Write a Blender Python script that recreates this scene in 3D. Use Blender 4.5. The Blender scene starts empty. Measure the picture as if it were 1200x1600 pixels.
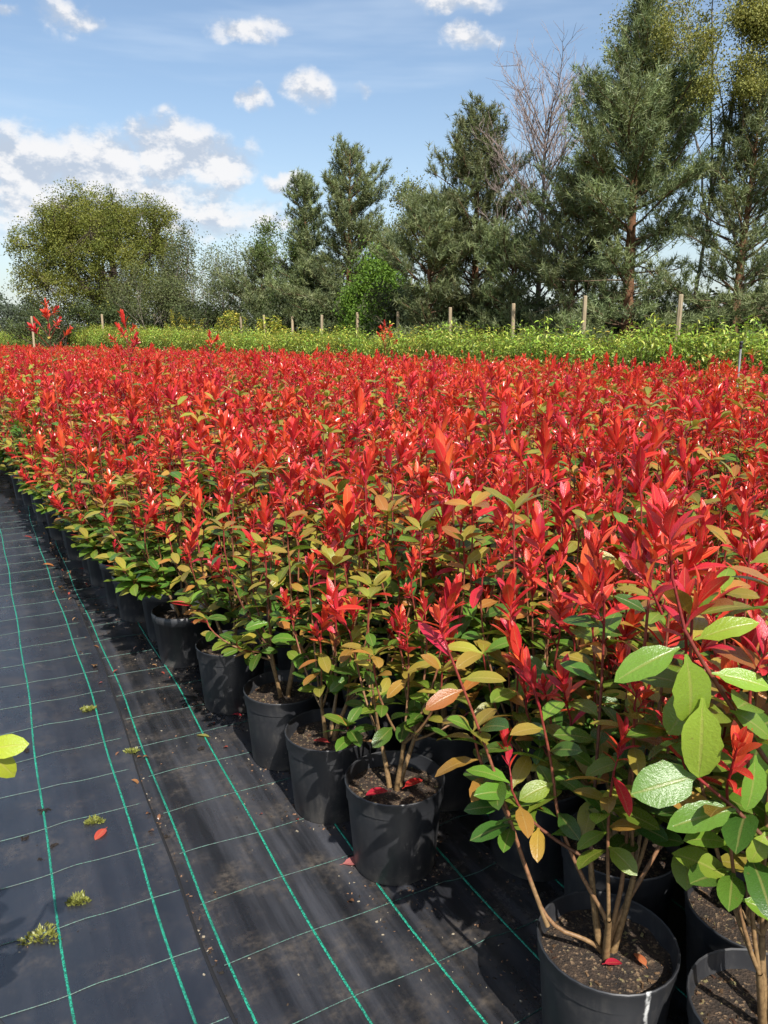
import bpy, math, random
import numpy as np
from mathutils import Matrix, Vector

# ------------------------------------------------------------------ camera, sky, sun, exposure
S = bpy.context.scene
COL = S.collection
R = math.radians
CAM_H = 1.45
PITCH = math.atan((800 - 535) / 1202.0)
cam_d = bpy.data.cameras.new('camera')
cam_d.sensor_fit = 'VERTICAL'
cam_d.sensor_height = 24.0
cam_d.lens = 1202.0 / 1600 * 24.0
cam_d.clip_start = 0.05
cam_d.clip_end = 3000
cam = bpy.data.objects.new('camera', cam_d)
COL.objects.link(cam)
cam.location = (0, 0, CAM_H)
cam.rotation_euler = (math.pi / 2 - PITCH, 0, 0)
S.camera = cam

SUN_EL = R(48)
SUN_AZ = R(22)          # shadows run away from the camera and a little to the left
to_sun = Vector((math.sin(SUN_AZ) * math.cos(SUN_EL), -math.cos(SUN_AZ) * math.cos(SUN_EL), math.sin(SUN_EL)))
sun_d = bpy.data.lights.new('sun', 'SUN')
sun_d.energy = 4.9
sun_d.angle = R(0.55)
sun_d.color = (1.0, 0.955, 0.89)
sun = bpy.data.objects.new('sun', sun_d)
COL.objects.link(sun)
sun.rotation_euler = to_sun.to_track_quat('Z', 'Y').to_euler()
sun.location = to_sun * 60

S.view_settings.view_transform = 'Standard'
S.view_settings.look = 'None'
S.view_settings.gamma = 1.0
S.view_settings.exposure = 0.6
S.view_settings.use_curve_mapping = False
try:
    S.cycles.max_bounces = 3
    S.cycles.diffuse_bounces = 2
    S.cycles.glossy_bounces = 2
    S.cycles.transmission_bounces = 2
    S.cycles.transparent_max_bounces = 8
    S.cycles.caustics_reflective = False
    S.cycles.caustics_refractive = False
    S.cycles.sample_clamp_indirect = 6.0
    S.cycles.use_adaptive_sampling = True
except Exception:
    pass

CP, SP = math.cos(PITCH), math.sin(PITCH)


def ray(px, py):
    a = (px - 600) / 1202.0
    b = -(py - 800) / 1202.0
    return Vector((a, CP + b * SP, -SP + b * CP))


def ground_at(px, py, z=0.0):
    d = ray(px, py)
    t = (z - CAM_H) / d.z
    return Vector((d.x * t, d.y * t, z))


def at_depth(px, py, Y):
    d = ray(px, py)
    t = Y / d.y
    return Vector((d.x * t, Y, CAM_H + d.z * t))


# ---- world: Nishita sky with procedural cumulus
W = bpy.data.worlds.new('World')
S.world = W
W.use_nodes = True
try:
    W.cycles.sampling_method = 'NONE'      # smooth sky: leave the light samples to the sun
except Exception:
    pass
wt = W.node_tree
wt.nodes.clear()


class NT:
    """small helper to wire shader nodes"""
    def __init__(self, tree):
        self.t = tree

    def n(self, typ, **kw):
        nd = self.t.nodes.new(typ)
        for k, v in kw.items():
            if k.startswith('i_'):
                nd.inputs[k[2:].replace('_', ' ')].default_value = v
            else:
                setattr(nd, k, v)
        return nd

    def l(self, a, b):
        self.t.links.new(a, b)

    def put(self, sock, v):
        if hasattr(v, 'is_output') or isinstance(v, bpy.types.NodeSocket):
            self.l(v, sock)
        else:
            sock.default_value = v

    def math(self, op, a, b=None, c=None, clamp=False):
        nd = self.n('ShaderNodeMath', operation=op, use_clamp=clamp)
        self.put(nd.inputs[0], a)
        if b is not None:
            self.put(nd.inputs[1], b)
        if c is not None:
            self.put(nd.inputs[2], c)
        return nd.outputs[0]

    def vmath(self, op, a, b=None):
        nd = self.n('ShaderNodeVectorMath', operation=op)
        self.put(nd.inputs[0], a)
        if b is not None:
            self.put(nd.inputs[1], b)
        return nd.outputs['Value'] if op in ('DOT_PRODUCT', 'LENGTH') else nd.outputs[0]

    def mix(self, f, a, b, blend='MIX'):
        nd = self.n('ShaderNodeMix', data_type='RGBA', blend_type=blend)
        self.put(nd.inputs[0], f)
        self.put(nd.inputs[6], a)
        self.put(nd.inputs[7], b)
        return nd.outputs[2]

    def noise(self, vec, scale, detail=4, rough=0.55, dim='3D', dist=0.0):
        nd = self.n('ShaderNodeTexNoise', noise_dimensions=dim)
        if vec is not None:
            self.l(vec, nd.inputs['Vector'])
        nd.inputs['Scale'].default_value = scale
        nd.inputs['Detail'].default_value = detail
        nd.inputs['Roughness'].default_value = rough
        nd.inputs['Distortion'].default_value = dist
        return nd.outputs[0]

    def ramp(self, f, stops, interp='LINEAR'):
        nd = self.n('ShaderNodeValToRGB')
        nd.color_ramp.interpolation = interp
        e = nd.color_ramp.elements
        while len(e) < len(stops):
            e.new(0.5)
        for i, (p, c) in enumerate(stops):
            e[i].position = p
            e[i].color = c if len(c) == 4 else (*c, 1)
        self.l(f, nd.inputs[0])
        return nd.outputs[0]

    def smooth(self, x, lo, hi):
        nd = self.n('ShaderNodeMapRange', interpolation_type='SMOOTHSTEP')
        self.put(nd.inputs[0], x)
        nd.inputs[1].default_value = lo
        nd.inputs[2].default_value = hi
        return nd.outputs[0]


w = NT(wt)
sky = w.n('ShaderNodeTexSky', sky_type='NISHITA')
sky.sun_disc = False
sky.sun_elevation = SUN_EL
sky.sun_rotation = math.atan2(to_sun.x, to_sun.y)
sky.air_density = 1.15
sky.dust_density = 1.6
sky.ozone_density = 1.6
SKY_STR = 0.112
dirn = w.n('ShaderNodeTexCoord').outputs['Generated']
# ragged the outlines by bending the lookup direction
nd_ = w.n('ShaderNodeTexNoise')
w.l(dirn, nd_.inputs['Vector'])
nd_.inputs['Scale'].default_value = 26
nd_.inputs['Detail'].default_value = 4
dirn_w = w.vmath('ADD', dirn, w.vmath('MULTIPLY', w.vmath('SUBTRACT', nd_.outputs['Color'], (0.5, 0.5, 0.5)), (0.06, 0.06, 0.045)))
# placed cumulus (pixel in the photograph -> direction on the sky dome, angular size)
CLOUDS = [(30, 262, 110, 55, 1.0), (150, 262, 90, 52, 1.0), (265, 238, 75, 48, 1.05), (335, 250, 70, 36, .9),
          (60, 320, 130, 46, .8), (230, 318, 150, 56, .75), (330, 335, 120, 40, .55),
          (390, 46, 72, 20, .85), (725, 57, 48, 22, .95), (488, 140, 44, 30, .9), (398, 157, 28, 18, .9),
          (572, 150, 26, 14, .55), (452, 287, 56, 20, .95), (362, 287, 34, 24, .85), (112, 25, 60, 26, .7),
          (715, 2, 80, 15, .75), (425, 338, 60, 26, .75), (530, 250, 40, 14, .35), (10, 5, 40, 16, .6)]
acc = None
for (px, py, sx, sy, amp) in CLOUDS:
    c = ray(px, py).normalized()
    right = c.cross(Vector((0, 0, 1))).normalized()
    up = right.cross(c)
    m3 = Matrix((right, c, up)).transposed()
    mpb = w.n('ShaderNodeMapping', vector_type='TEXTURE')
    w.l(dirn_w, mpb.inputs[0])
    mpb.inputs['Location'].default_value = c
    mpb.inputs['Rotation'].default_value = m3.to_euler('XYZ')
    mpb.inputs['Scale'].default_value = (sx * (1.3 if sx > 65 and py > 200 else 1.12) / 1202.0, 0.25, sy * (1.35 if sx > 65 and py > 200 else 1.15) / 1202.0)
    q = w.vmath('LENGTH', mpb.outputs[0])
    am = amp * (0.8 if sx < 65 else 1.0)
    m = w.math('MULTIPLY_ADD', q, -am, am)
    acc = m if acc is None else w.math('MAXIMUM', acc, m)
acc = w.math('MAXIMUM', acc, 0.0)
sepd = w.n('ShaderNodeSeparateXYZ')
w.l(dirn, sepd.inputs[0])
fwd = ray(600, 500).normalized()
outside = w.smooth(w.vmath('DOT_PRODUCT', dirn, tuple(fwd)), 0.80, 0.62)
gen = w.smooth(w.noise(dirn, 3.2, 3, 0.5), 0.50, 0.72)
gen = w.math('MULTIPLY', w.math('MULTIPLY', gen, outside), w.smooth(sepd.outputs[2], 0.02, 0.12))
acc = w.math('MAXIMUM', acc, gen)
mp = w.n('ShaderNodeMapping')
w.l(dirn, mp.inputs[0])
mp.inputs['Scale'].default_value = (1, 1, 1.5)
fb = w.noise(mp.outputs[0], 24, 6, 0.62)
mp2 = w.n('ShaderNodeMapping')
w.l(dirn, mp2.inputs[0])
mp2.inputs['Scale'].default_value = (1, 1, 1.5)
mp2.inputs['Location'].default_value = (0.004, 0, 0.022)
fb2 = w.noise(mp2.outputs[0], 24, 4, 0.62)
dens_in = w.math('ADD', w.math('MULTIPLY', acc, 1.5), w.math('MULTIPLY', w.math('SUBTRACT', fb, 0.5), 1.6))
dens_in = w.math('MULTIPLY', dens_in, w.smooth(acc, 0.0, 0.3))
dens = w.smooth(dens_in, 0.05, 0.95)
lit = w.smooth(w.math('SUBTRACT', fb, fb2), -0.12, 0.10)
ccol = w.mix(lit, (0.36, 0.41, 0.49, 1), (0.63, 0.625, 0.63, 1))
# thin high veil
mp3 = w.n('ShaderNodeMapping')
w.l(dirn, mp3.inputs[0])
mp3.inputs['Scale'].default_value = (1.2, 1.2, 9)
mp3.inputs['Rotation'].default_value = (0, R(-6), 0)
veil = w.math('MULTIPLY', w.smooth(w.noise(mp3.outputs[0], 2.2, 4, 0.6), 0.45, 0.8), 0.34)
hz = w.math('MULTIPLY', w.smooth(sepd.outputs[2], 0.30, 0.0), 0.30)
veil = w.math('ADD', veil, hz, clamp=True)
skyc = w.mix(1.0, sky.outputs[0], (SKY_STR, SKY_STR, SKY_STR, 1), 'MULTIPLY')
skyc = w.mix(veil, skyc, (0.50, 0.58, 0.68, 1))
skyc = w.mix(w.math('MULTIPLY', dens, 0.94), skyc, ccol)
bg = w.n('ShaderNodeBackground')
w.l(skyc, bg.inputs[0])
bg.inputs[1].default_value = 1.0
wo = w.n('ShaderNodeOutputWorld')
w.l(bg.outputs[0], wo.inputs[0])


# ------------------------------------------------------------------ materials
def newmat(name):
    m = bpy.data.materials.new(name)
    m.use_nodes = True
    t = NT(m.node_tree)
    p = m.node_tree.nodes['Principled BSDF']
    return m, t, p, m.node_tree.nodes['Material Output']


def attr(t, name):
    nd = t.n('ShaderNodeAttribute')
    nd.attribute_name = name
    return nd


def leaf_material(name, rough=0.27, trans=0.36, spec=0.62, mottle=0.35, veins=True):
    m, t, p, out = newmat(name)
    a = attr(t, 'col')
    v = attr(t, 'along')
    oi = t.n('ShaderNodeObjectInfo')
    tc = t.n('ShaderNodeTexCoord').outputs['Object']
    if veins:
        no = t.noise(tc, 38, 3, 0.6)
        col = t.mix(t.math('MULTIPLY', t.smooth(no, 0.35, 0.75), mottle), a.outputs['Color'],
                    t.mix(1.0, a.outputs['Color'], (0.62, 0.5, 0.42, 1), 'MULTIPLY'))
    else:
        col = a.outputs['Color']
    if veins:      # brown leaf-spot blemishes
        sp_ = t.smooth(t.noise(t.vmath('ADD', tc, oi.outputs['Location']), 9, 4, 0.7), 0.62, 0.72)
        col = t.mix(t.math('MULTIPLY', sp_, 0.45), col, (0.16, 0.09, 0.03, 1))
    rib = t.smooth(a.outputs['Alpha'], 0.13, 0.03)
    col = t.mix(t.math('MULTIPLY', rib, 0.42), col, t.mix(0.55, col, (0.55, 0.42, 0.16, 1)))
    hs = t.n('ShaderNodeHueSaturation')
    t.l(col, hs.inputs['Color'])
    t.l(t.math('MULTIPLY_ADD', oi.outputs['Random'], 0.35, 0.83), hs.inputs['Value'])
    t.l(t.math('MULTIPLY_ADD', oi.outputs['Random'], 0.02, 0.49), hs.inputs['Hue'])
    col = hs.outputs[0]
    t.l(col, p.inputs['Base Color'])
    if veins:
        t.l(t.math('MULTIPLY_ADD', no, 0.25, rough - 0.12), p.inputs['Roughness'])
    else:
        p.inputs['Roughness'].default_value = rough
    p.inputs['Specular IOR Level'].default_value = spec
    if veins:
        ph = t.math('SUBTRACT', t.math('MULTIPLY', v.outputs['Fac'], 52.0), t.math('MULTIPLY', a.outputs['Alpha'], 13.0))
        wv = t.math('SINE', ph)
        hgt = t.math('ADD', t.math('MULTIPLY', wv, 0.09), t.math('ADD', t.math('MULTIPLY', no, 1.5), t.math('MULTIPLY', rib, -1.0)))
        bp = t.n('ShaderNodeBump')
        bp.inputs['Strength'].default_value = 0.35
        bp.inputs['Distance'].default_value = 0.0016
        t.l(hgt, bp.inputs['Height'])
        t.l(bp.outputs[0], p.inputs['Normal'])
    tr = t.n('ShaderNodeBsdfTranslucent')
    t.l(t.mix(0.5, col, t.mix(1.0, col, (1.0, 0.95, 0.35, 1), 'MULTIPLY')), tr.inputs[0])
    mx = t.n('ShaderNodeMixShader')
    mx.inputs[0].default_value = trans
    t.l(p.outputs[0], mx.inputs[1])
    t.l(tr.outputs[0], mx.inputs[2])
    t.l(mx.outputs[0], out.inputs[0])
    return m


M = {}
M['leaf'] = leaf_material('leaf')
M['leaf_far'] = leaf_material('leaf_simple', 0.28, 0.36, 0.62, 0.0, False)
M['hedge_leaf'] = leaf_material('hedge_leaf', 0.36, 0.3, 0.4, 0.2, False)
M['tree_leaf'] = leaf_material('tree_leaf', 0.6, 0.32, 0.25, 0.2, False)
M['needle'] = leaf_material('needle', 0.5, 0.28, 0.4, 0.15, False)


def attr_mat(name, rough, bump=0.0, bscale=40, spec=0.3):
    m, t, p, out = newmat(name)
    a = attr(t, 'col')
    tc = t.n('ShaderNodeTexCoord').outputs['Object']
    no = t.noise(tc, bscale, 5, 0.6)
    col = t.mix(t.smooth(no, 0.3, 0.75), a.outputs['Color'], t.mix(1.0, a.outputs['Color'], (0.5, 0.47, 0.45, 1), 'MULTIPLY'))
    t.l(col, p.inputs['Base Color'])
    p.inputs['Roughness'].default_value = rough
    p.inputs['Specular IOR Level'].default_value = spec
    if bump:
        bp = t.n('ShaderNodeBump')
        bp.inputs['Strength'].default_value = 0.6
        bp.inputs['Distance'].default_value = bump
        t.l(no, bp.inputs['Height'])
        t.l(bp.outputs[0], p.inputs['Normal'])
    return m


M['stem'] = attr_mat('stem', 0.5, 0.0012, 120, 0.4)
M['bark'] = attr_mat('bark', 0.85, 0.03, 9, 0.15)
M['crumb'] = attr_mat('crumb', 0.85, 0.002, 150, 0.2)


def pot_material(name, drip=False):
    m, t, p, out = newmat(name)
    tc = t.n('ShaderNodeTexCoord').outputs['Object']
    oi = t.n('ShaderNodeObjectInfo')
    off = t.vmath('ADD', tc, t.vmath('MULTIPLY', oi.outputs['Location'], (3.1, 3.1, 0)))
    n1 = t.noise(off, 14, 6, 0.65)
    mpp = t.n('ShaderNodeMapping')
    t.l(off, mpp.inputs[0])
    mpp.inputs['Scale'].default_value = (60, 60, 5)
    n2 = t.noise(mpp.outputs[0], 1.0, 4, 0.6)
    dust = t.math('MULTIPLY', t.smooth(n1, 0.4, 0.8), t.smooth(n2, 0.35, 0.75))
    sp = t.n('ShaderNodeSeparateXYZ')
    t.l(tc, sp.inputs[0])
    low = t.math('MULTIPLY', t.smooth(sp.outputs[2], 0.07, 0.0), t.smooth(n1, 0.35, 0.65))
    spl = t.math('MULTIPLY', t.smooth(t.noise(off, 85, 3, 0.7), 0.62, 0.70), t.smooth(sp.outputs[2], 0.16, 0.02))
    f = t.math('ADD', t.math('ADD', t.math('MULTIPLY', dust, 0.7), t.math('MULTIPLY', low, 0.8)), spl, clamp=True)
    col = t.mix(f, (0.021, 0.022, 0.025, 1), (0.10, 0.092, 0.082, 1))
    if drip:   # dried white lime drip down one side
        wob = t.math('MULTIPLY', t.math('SUBTRACT', t.noise(tc, 30, 3), 0.5), 0.016)
        dx = t.math('ABSOLUTE', t.math('ADD', t.math('SUBTRACT', sp.outputs[0], 0.041), wob))
        sc = t.math('MULTIPLY', t.smooth(dx, 0.0065, 0.0015), t.smooth(t.noise(tc, 38, 3, 0.6), 0.30, 0.5))
        sc = t.math('MULTIPLY', t.math('MULTIPLY', sc, t.smooth(sp.outputs[1], 0.0, -0.05)), t.smooth(sp.outputs[2], 0.14, 0.24))
        col = t.mix(sc, col, (0.7, 0.7, 0.68, 1))
    t.l(col, p.inputs['Base Color'])
    t.l(t.math('MULTIPLY_ADD', n1, 0.3, 0.3), p.inputs['Roughness'])
    p.inputs['Specular IOR Level'].default_value = 0.55
    bp = t.n('ShaderNodeBump')
    bp.inputs['Strength'].default_value = 0.25
    bp.inputs['Distance'].default_value = 0.001
    t.l(n2, bp.inputs['Height'])
    t.l(bp.outputs[0], p.inputs['Normal'])
    return m


M['pot'] = pot_material('pot_plastic')
M['pot_drip'] = pot_material('pot_plastic_limed', True)


def soil_material():
    m, t, p, out = newmat('potting_soil')
    tc = t.n('ShaderNodeTexCoord').outputs['Object']
    oi = t.n('ShaderNodeObjectInfo')
    off = t.vmath('ADD', tc, t.vmath('MULTIPLY', oi.outputs['Location'], (1, 1, 0)))
    n1 = t.noise(off, 34, 7, 0.75)
    vo = t.n('ShaderNodeTexVoronoi')
    t.l(off, vo.inputs['Vector'])
    vo.inputs['Scale'].default_value = 210
    fl = t.n('ShaderNodeSeparateColor')
    t.l(vo.outputs['Color'], fl.inputs[0])
    col = t.ramp(n1, [(0.34, (0.010, 0.007, 0.005)), (0.52, (0.030, 0.019, 0.012)), (0.74, (0.10, 0.062, 0.036))])
    col = t.mix(t.smooth(fl.outputs[0], 0.86, 0.94), col, (0.16, 0.105, 0.06, 1))
    col = t.mix(t.smooth(fl.outputs[1], 0.97, 0.985), col, (0.17, 0.13, 0.07, 1))
    t.l(col, p.inputs['Base Color'])
    p.inputs['Roughness'].default_value = 0.85
    bp = t.n('ShaderNodeBump')
    bp.inputs['Strength'].default_value = 0.9
    bp.inputs['Distance'].default_value = 0.006
    t.l(t.math('ADD', n1, t.math('MULTIPLY', vo.outputs['Distance'], 0.5)), bp.inputs['Height'])
    t.l(bp.outputs[0], p.inputs['Normal'])
    return m


M['soil'] = soil_material()


def fabric_material(name, streak, dirt, base0, spec, r0):
    m, t, p, out = newmat(name)
    tc = t.n('ShaderNodeTexCoord').outputs['Object']     # object is turned: x across, y along the roll
    mp1 = t.n('ShaderNodeMapping')
    t.l(tc, mp1.inputs[0])
    mp1.inputs['Scale'].default_value = (16, 0.7, 1)
    st = t.noise(mp1.outputs[0], 1.0, 5, 0.6)
    n1 = t.noise(tc, 2.2, 5, 0.6)
    n2 = t.noise(tc, 60, 3, 0.7)
    n3 = t.noise(tc, 7, 5, 0.65)
    wx = t.n('ShaderNodeTexWave', wave_type='BANDS', bands_direction='X')
    t.l(tc, wx.inputs[0])
    wx.inputs['Scale'].default_value = 130
    wy = t.n('ShaderNodeTexWave', wave_type='BANDS', bands_direction='Y')
    t.l(tc, wy.inputs[0])
    wy.inputs['Scale'].default_value = 130
    weave = t.math('MULTIPLY', wx.outputs[1], wy.outputs[1])
    base = t.mix(t.math('MULTIPLY', t.smooth(st, 0.35, 0.75), streak), base0, (0.06, 0.062, 0.072, 1))
    film = t.math('MULTIPLY', t.math('MULTIPLY', t.smooth(n3, 0.44, 0.72), t.smooth(n2, 0.25, 0.7)), dirt)
    stain_shade = t.smooth(t.noise(tc, 0.9, 5, 0.65, dist=0.6), 0.36, 0.66)  # damp and dust stains, plus soft shade and cloud reflection put into the colour
    base = t.mix(t.math('MULTIPLY', stain_shade, 0.75), base, t.mix(1.0, base, (0.34, 0.34, 0.36, 1), 'MULTIPLY'))
    base = t.mix(film, base, (0.12, 0.095, 0.07, 1))
    t.l(base, p.inputs['Base Color'])
    rg = t.math('ADD', t.math('MULTIPLY', t.smooth(n1, 0.35, 0.65), 0.26), t.math('MULTIPLY', st, 0.28))
    t.l(t.math('ADD', rg, t.math('MULTIPLY_ADD', film, 0.3, r0)), p.inputs['Roughness'])
    p.inputs['Specular IOR Level'].default_value = spec
    bp = t.n('ShaderNodeBump')
    bp.inputs['Strength'].default_value = 0.4
    bp.inputs['Distance'].default_value = 0.0022
    t.l(t.math('ADD', t.math('MULTIPLY', weave, 0.35), t.math('ADD', t.math('MULTIPLY', st, 1.2), t.math('MULTIPLY', n2, 0.4))), bp.inputs['Height'])
    t.l(bp.outputs[0], p.inputs['Normal'])
    return m


M['fabric_a'] = fabric_material('woven_fabric_smooth', 0.35, 0.32, (0.019, 0.022, 0.029, 1), 1.0, 0.0)
M['fabric_b'] = fabric_material('woven_fabric_streaked', 0.85, 0.6, (0.011, 0.0115, 0.0135, 1), 0.8, 0.06)


def thread_material(name, c, c2):
    m, t, p, out = newmat(name)
    tc = t.n('ShaderNodeTexCoord').outputs['Object']
    n = t.noise(tc, 260, 2, 0.5)
    n2 = t.noise(tc, 6, 3, 0.5)
    col = t.mix(t.smooth(n, 0.4, 0.62), c2, c)
    col = t.mix(t.smooth(n2, 0.52, 0.75), col, t.mix(0.6, col, (0.02, 0.05, 0.05, 1)))
    t.l(col, p.inputs['Base Color'])
    p.inputs['Roughness'].default_value = 0.5
    return m


M['thread'] = thread_material('green_thread', (0.026, 0.36, 0.225, 1), (0.007, 0.085, 0.06, 1))
M['thread_thin'] = thread_material('thin_green_thread', (0.03, 0.115, 0.085, 1), (0.013, 0.024, 0.025, 1))


def ground_material():
    m, t, p, out = newmat('rough_grass_ground')
    tc = t.n('ShaderNodeTexCoord').outputs['Object']
    n1 = t.noise(tc, 0.35, 6, 0.6)
    n2 = t.noise(tc, 9, 5, 0.7)
    col = t.ramp(n2, [(0.3, (0.02, 0.03, 0.01)), (0.55, (0.055, 0.075, 0.022)), (0.75, (0.11, 0.10, 0.045))])
    col = t.mix(t.smooth(n1, 0.5, 0.7), col, (0.07, 0.05, 0.03, 1))
    t.l(col, p.inputs['Base Color'])
    p.inputs['Roughness'].default_value = 0.95
    bp = t.n('ShaderNodeBump')
    bp.inputs['Distance'].default_value = 0.05
    t.l(n2, bp.inputs['Height'])
    t.l(bp.outputs[0], p.inputs['Normal'])
    return m


M['ground'] = ground_material()


def wood_material():
    m, t, p, out = newmat('pale_post_wood')
    tc = t.n('ShaderNodeTexCoord').outputs['Object']
    oi = t.n('ShaderNodeObjectInfo')
    mpp = t.n('ShaderNodeMapping')
    t.l(t.vmath('ADD', tc, oi.outputs['Location']), mpp.inputs[0])
    mpp.inputs['Scale'].default_value = (40, 40, 2.0)
    n = t.noise(mpp.outputs[0], 1, 5, 0.65)
    col = t.ramp(n, [(0.3, (0.24, 0.17, 0.10)), (0.55, (0.42, 0.32, 0.20)), (0.75, (0.55, 0.46, 0.32))])
    col = t.mix(oi.outputs['Random'], col, t.mix(1, col, (0.75, 0.78, 0.78, 1), 'MULTIPLY'))
    t.l(col, p.inputs['Base Color'])
    p.inputs['Roughness'].default_value = 0.85
    return m


M['wood'] = wood_material()


def plain(name, c, rough=0.5, metal=0.0):
    m, t, p, out = newmat(name)
    tc = t.n('ShaderNodeTexCoord').outputs['Object']
    n = t.noise(tc, 25, 4, 0.6)
    t.l(t.mix(n, (*[x * 0.7 for x in c], 1), (*[min(1, x * 1.25) for x in c], 1)), p.inputs['Base Color'])
    p.inputs['Roughness'].default_value = rough
    p.inputs['Metallic'].default_value = metal
    return m


M['grey_pipe'] = plain('grey_pipe', (0.25, 0.26, 0.27), 0.5)
M['black_plastic'] = plain('black_plastic', (0.02, 0.02, 0.022), 0.45)
M['sand'] = plain('sand_heap', (0.36, 0.25, 0.15), 0.95)


# ------------------------------------------------------------------ mesh tools
class Geo:
    def __init__(self):
        self.v, self.q, self.t, self.c, self.a = [], [], [], [], []
        self.n = 0

    def add(self, v, quads=None, tris=None, col=(0.1, 0.1, 0.1), alpha=None, along=None):
        k = len(v)
        self.v.append(np.asarray(v, dtype=np.float64))
        if quads is not None and len(quads):
            self.q.append(np.asarray(quads, dtype=np.int64) + self.n)
        if tris is not None and len(tris):
            self.t.append(np.asarray(tris, dtype=np.int64) + self.n)
        c = np.ones((k, 4))
        col = np.asarray(col, dtype=float)
        if col.ndim == 2 and col.shape[1] == 4:
            c[:] = col
        else:
            c[:, :3] = col
        if alpha is not None:
            c[:, 3] = alpha
        self.c.append(c)
        self.a.append(np.zeros(k) if along is None else np.asarray(along, dtype=float))
        self.n += k

    def mesh(self, name, mat, smooth=True):
        me = bpy.data.meshes.new(name)
        if self.n == 0:
            return me
        v = np.concatenate(self.v)
        q = np.concatenate(self.q) if self.q else np.zeros((0, 4), int)
        t = np.concatenate(self.t) if self.t else np.zeros((0, 3), int)
        loops = np.concatenate([q.ravel(), t.ravel()])
        tot = np.concatenate([np.full(len(q), 4), np.full(len(t), 3)])
        start = np.concatenate([[0], np.cumsum(tot)[:-1]])
        me.vertices.add(len(v))
        me.vertices.foreach_set('co', v.ravel())
        me.loops.add(len(loops))
        me.loops.foreach_set('vertex_index', loops.astype(np.int32))
        me.polygons.add(len(tot))
        me.polygons.foreach_set('loop_start', start.astype(np.int32))
        try:
            me.polygons.foreach_set('loop_total', tot.astype(np.int32))
        except Exception:
            pass
        me.polygons.foreach_set('use_smooth', np.full(len(tot), smooth))
        ca = me.attributes.new('col', 'FLOAT_COLOR', 'POINT')
        ca.data.foreach_set('color', np.concatenate(self.c).ravel())
        aa = me.attributes.new('along', 'FLOAT', 'POINT')
        aa.data.foreach_set('value', np.concatenate(self.a))
        me.materials.append(mat)
        me.update(calc_edges=True)
        return me


def obj(name, me, parent=None, mat=None, loc=None):
    o = bpy.data.objects.new(name, me)
    COL.objects.link(o)
    if parent is not None:
        o.parent = parent
    if mat is not None:
        o.matrix_basis = mat
    elif loc is not None:
        o.location = loc
    return o


def tag(o, label, cat, group=None, kind=None):
    if label:
        o['label'] = label
    if cat:
        o['category'] = cat
    if group:
        o['group'] = group
    if kind:
        o['kind'] = kind
    return o


def stuff(o):
    o['kind'] = 'stuff'
    return o


def structure(o):
    o['kind'] = 'structure'
    return o


def tube(geo, pts, rad, sides=6, col=(0.1, 0.1, 0.1), col2=None, cap=False):
    pts = np.asarray(pts, float)
    n = len(pts)
    rad = np.broadcast_to(np.asarray(rad, float), (n,)) if np.ndim(rad) else np.full(n, rad)
    d = np.gradient(pts, axis=0)
    d /= np.linalg.norm(d, axis=1, keepdims=True) + 1e-9
    ref = np.array([1.0, 0.12, 0.07]) if abs(d[:, 0]).mean() < 0.7 else np.array([0.05, 1.0, 0.1])
    x = np.cross(d, ref)
    x /= np.linalg.norm(x, axis=1, keepdims=True) + 1e-9
    y = np.cross(d, x)
    ang = np.arange(sides) * 2 * math.pi / sides
    ring = (np.cos(ang)[None, :, None] * x[:, None, :] + np.sin(ang)[None, :, None] * y[:, None, :]) * rad[:, None, None]
    v = (pts[:, None, :] + ring).reshape(-1, 3)
    i = np.arange(n - 1)[:, None] * sides
    j = np.arange(sides)[None, :]
    j2 = (j + 1) % sides
    q = np.stack([i + j, i + j2, i + sides + j2, i + sides + j], -1).reshape(-1, 4)
    if col2 is not None:
        tt = np.repeat(np.linspace(0, 1, n) ** 1.9, sides)[:, None]
        c = np.asarray(col)[None] * (1 - tt) + np.asarray(col2)[None] * tt
    else:
        c = col
    tris = None
    if cap:
        top = len(v)
        v = np.vstack([v, pts[-1:]])
        if col2 is not None:
            c = np.vstack([c, c[-1:]])
        b = (n - 1) * sides
        tris = [(b + k, b + (k + 1) % sides, top) for k in range(sides)]
    geo.add(v, q, tris, c)


def frame(pos, d, up=(0, 0, 1), roll=0.0, s=1.0):
    """matrix whose Y axis follows d and whose Z is the upper side"""
    y = Vector(d).normalized()
    upv = Vector(up)
    if abs(y.dot(upv)) > 0.98:
        upv = Vector((0.3, 0.9, 0.1))
    x = y.cross(upv).normalized()
    z = x.cross(y)
    if roll:
        q = Matrix.Rotation(roll, 3, y)
        x, z = q @ x, q @ z
    m = Matrix(((x.x, y.x, z.x, pos[0]), (x.y, y.y, z.y, pos[1]), (x.z, y.z, z.z, pos[2]), (0, 0, 0, 1)))
    return m @ Matrix.Scale(s, 4) if s != 1.0 else m


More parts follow.
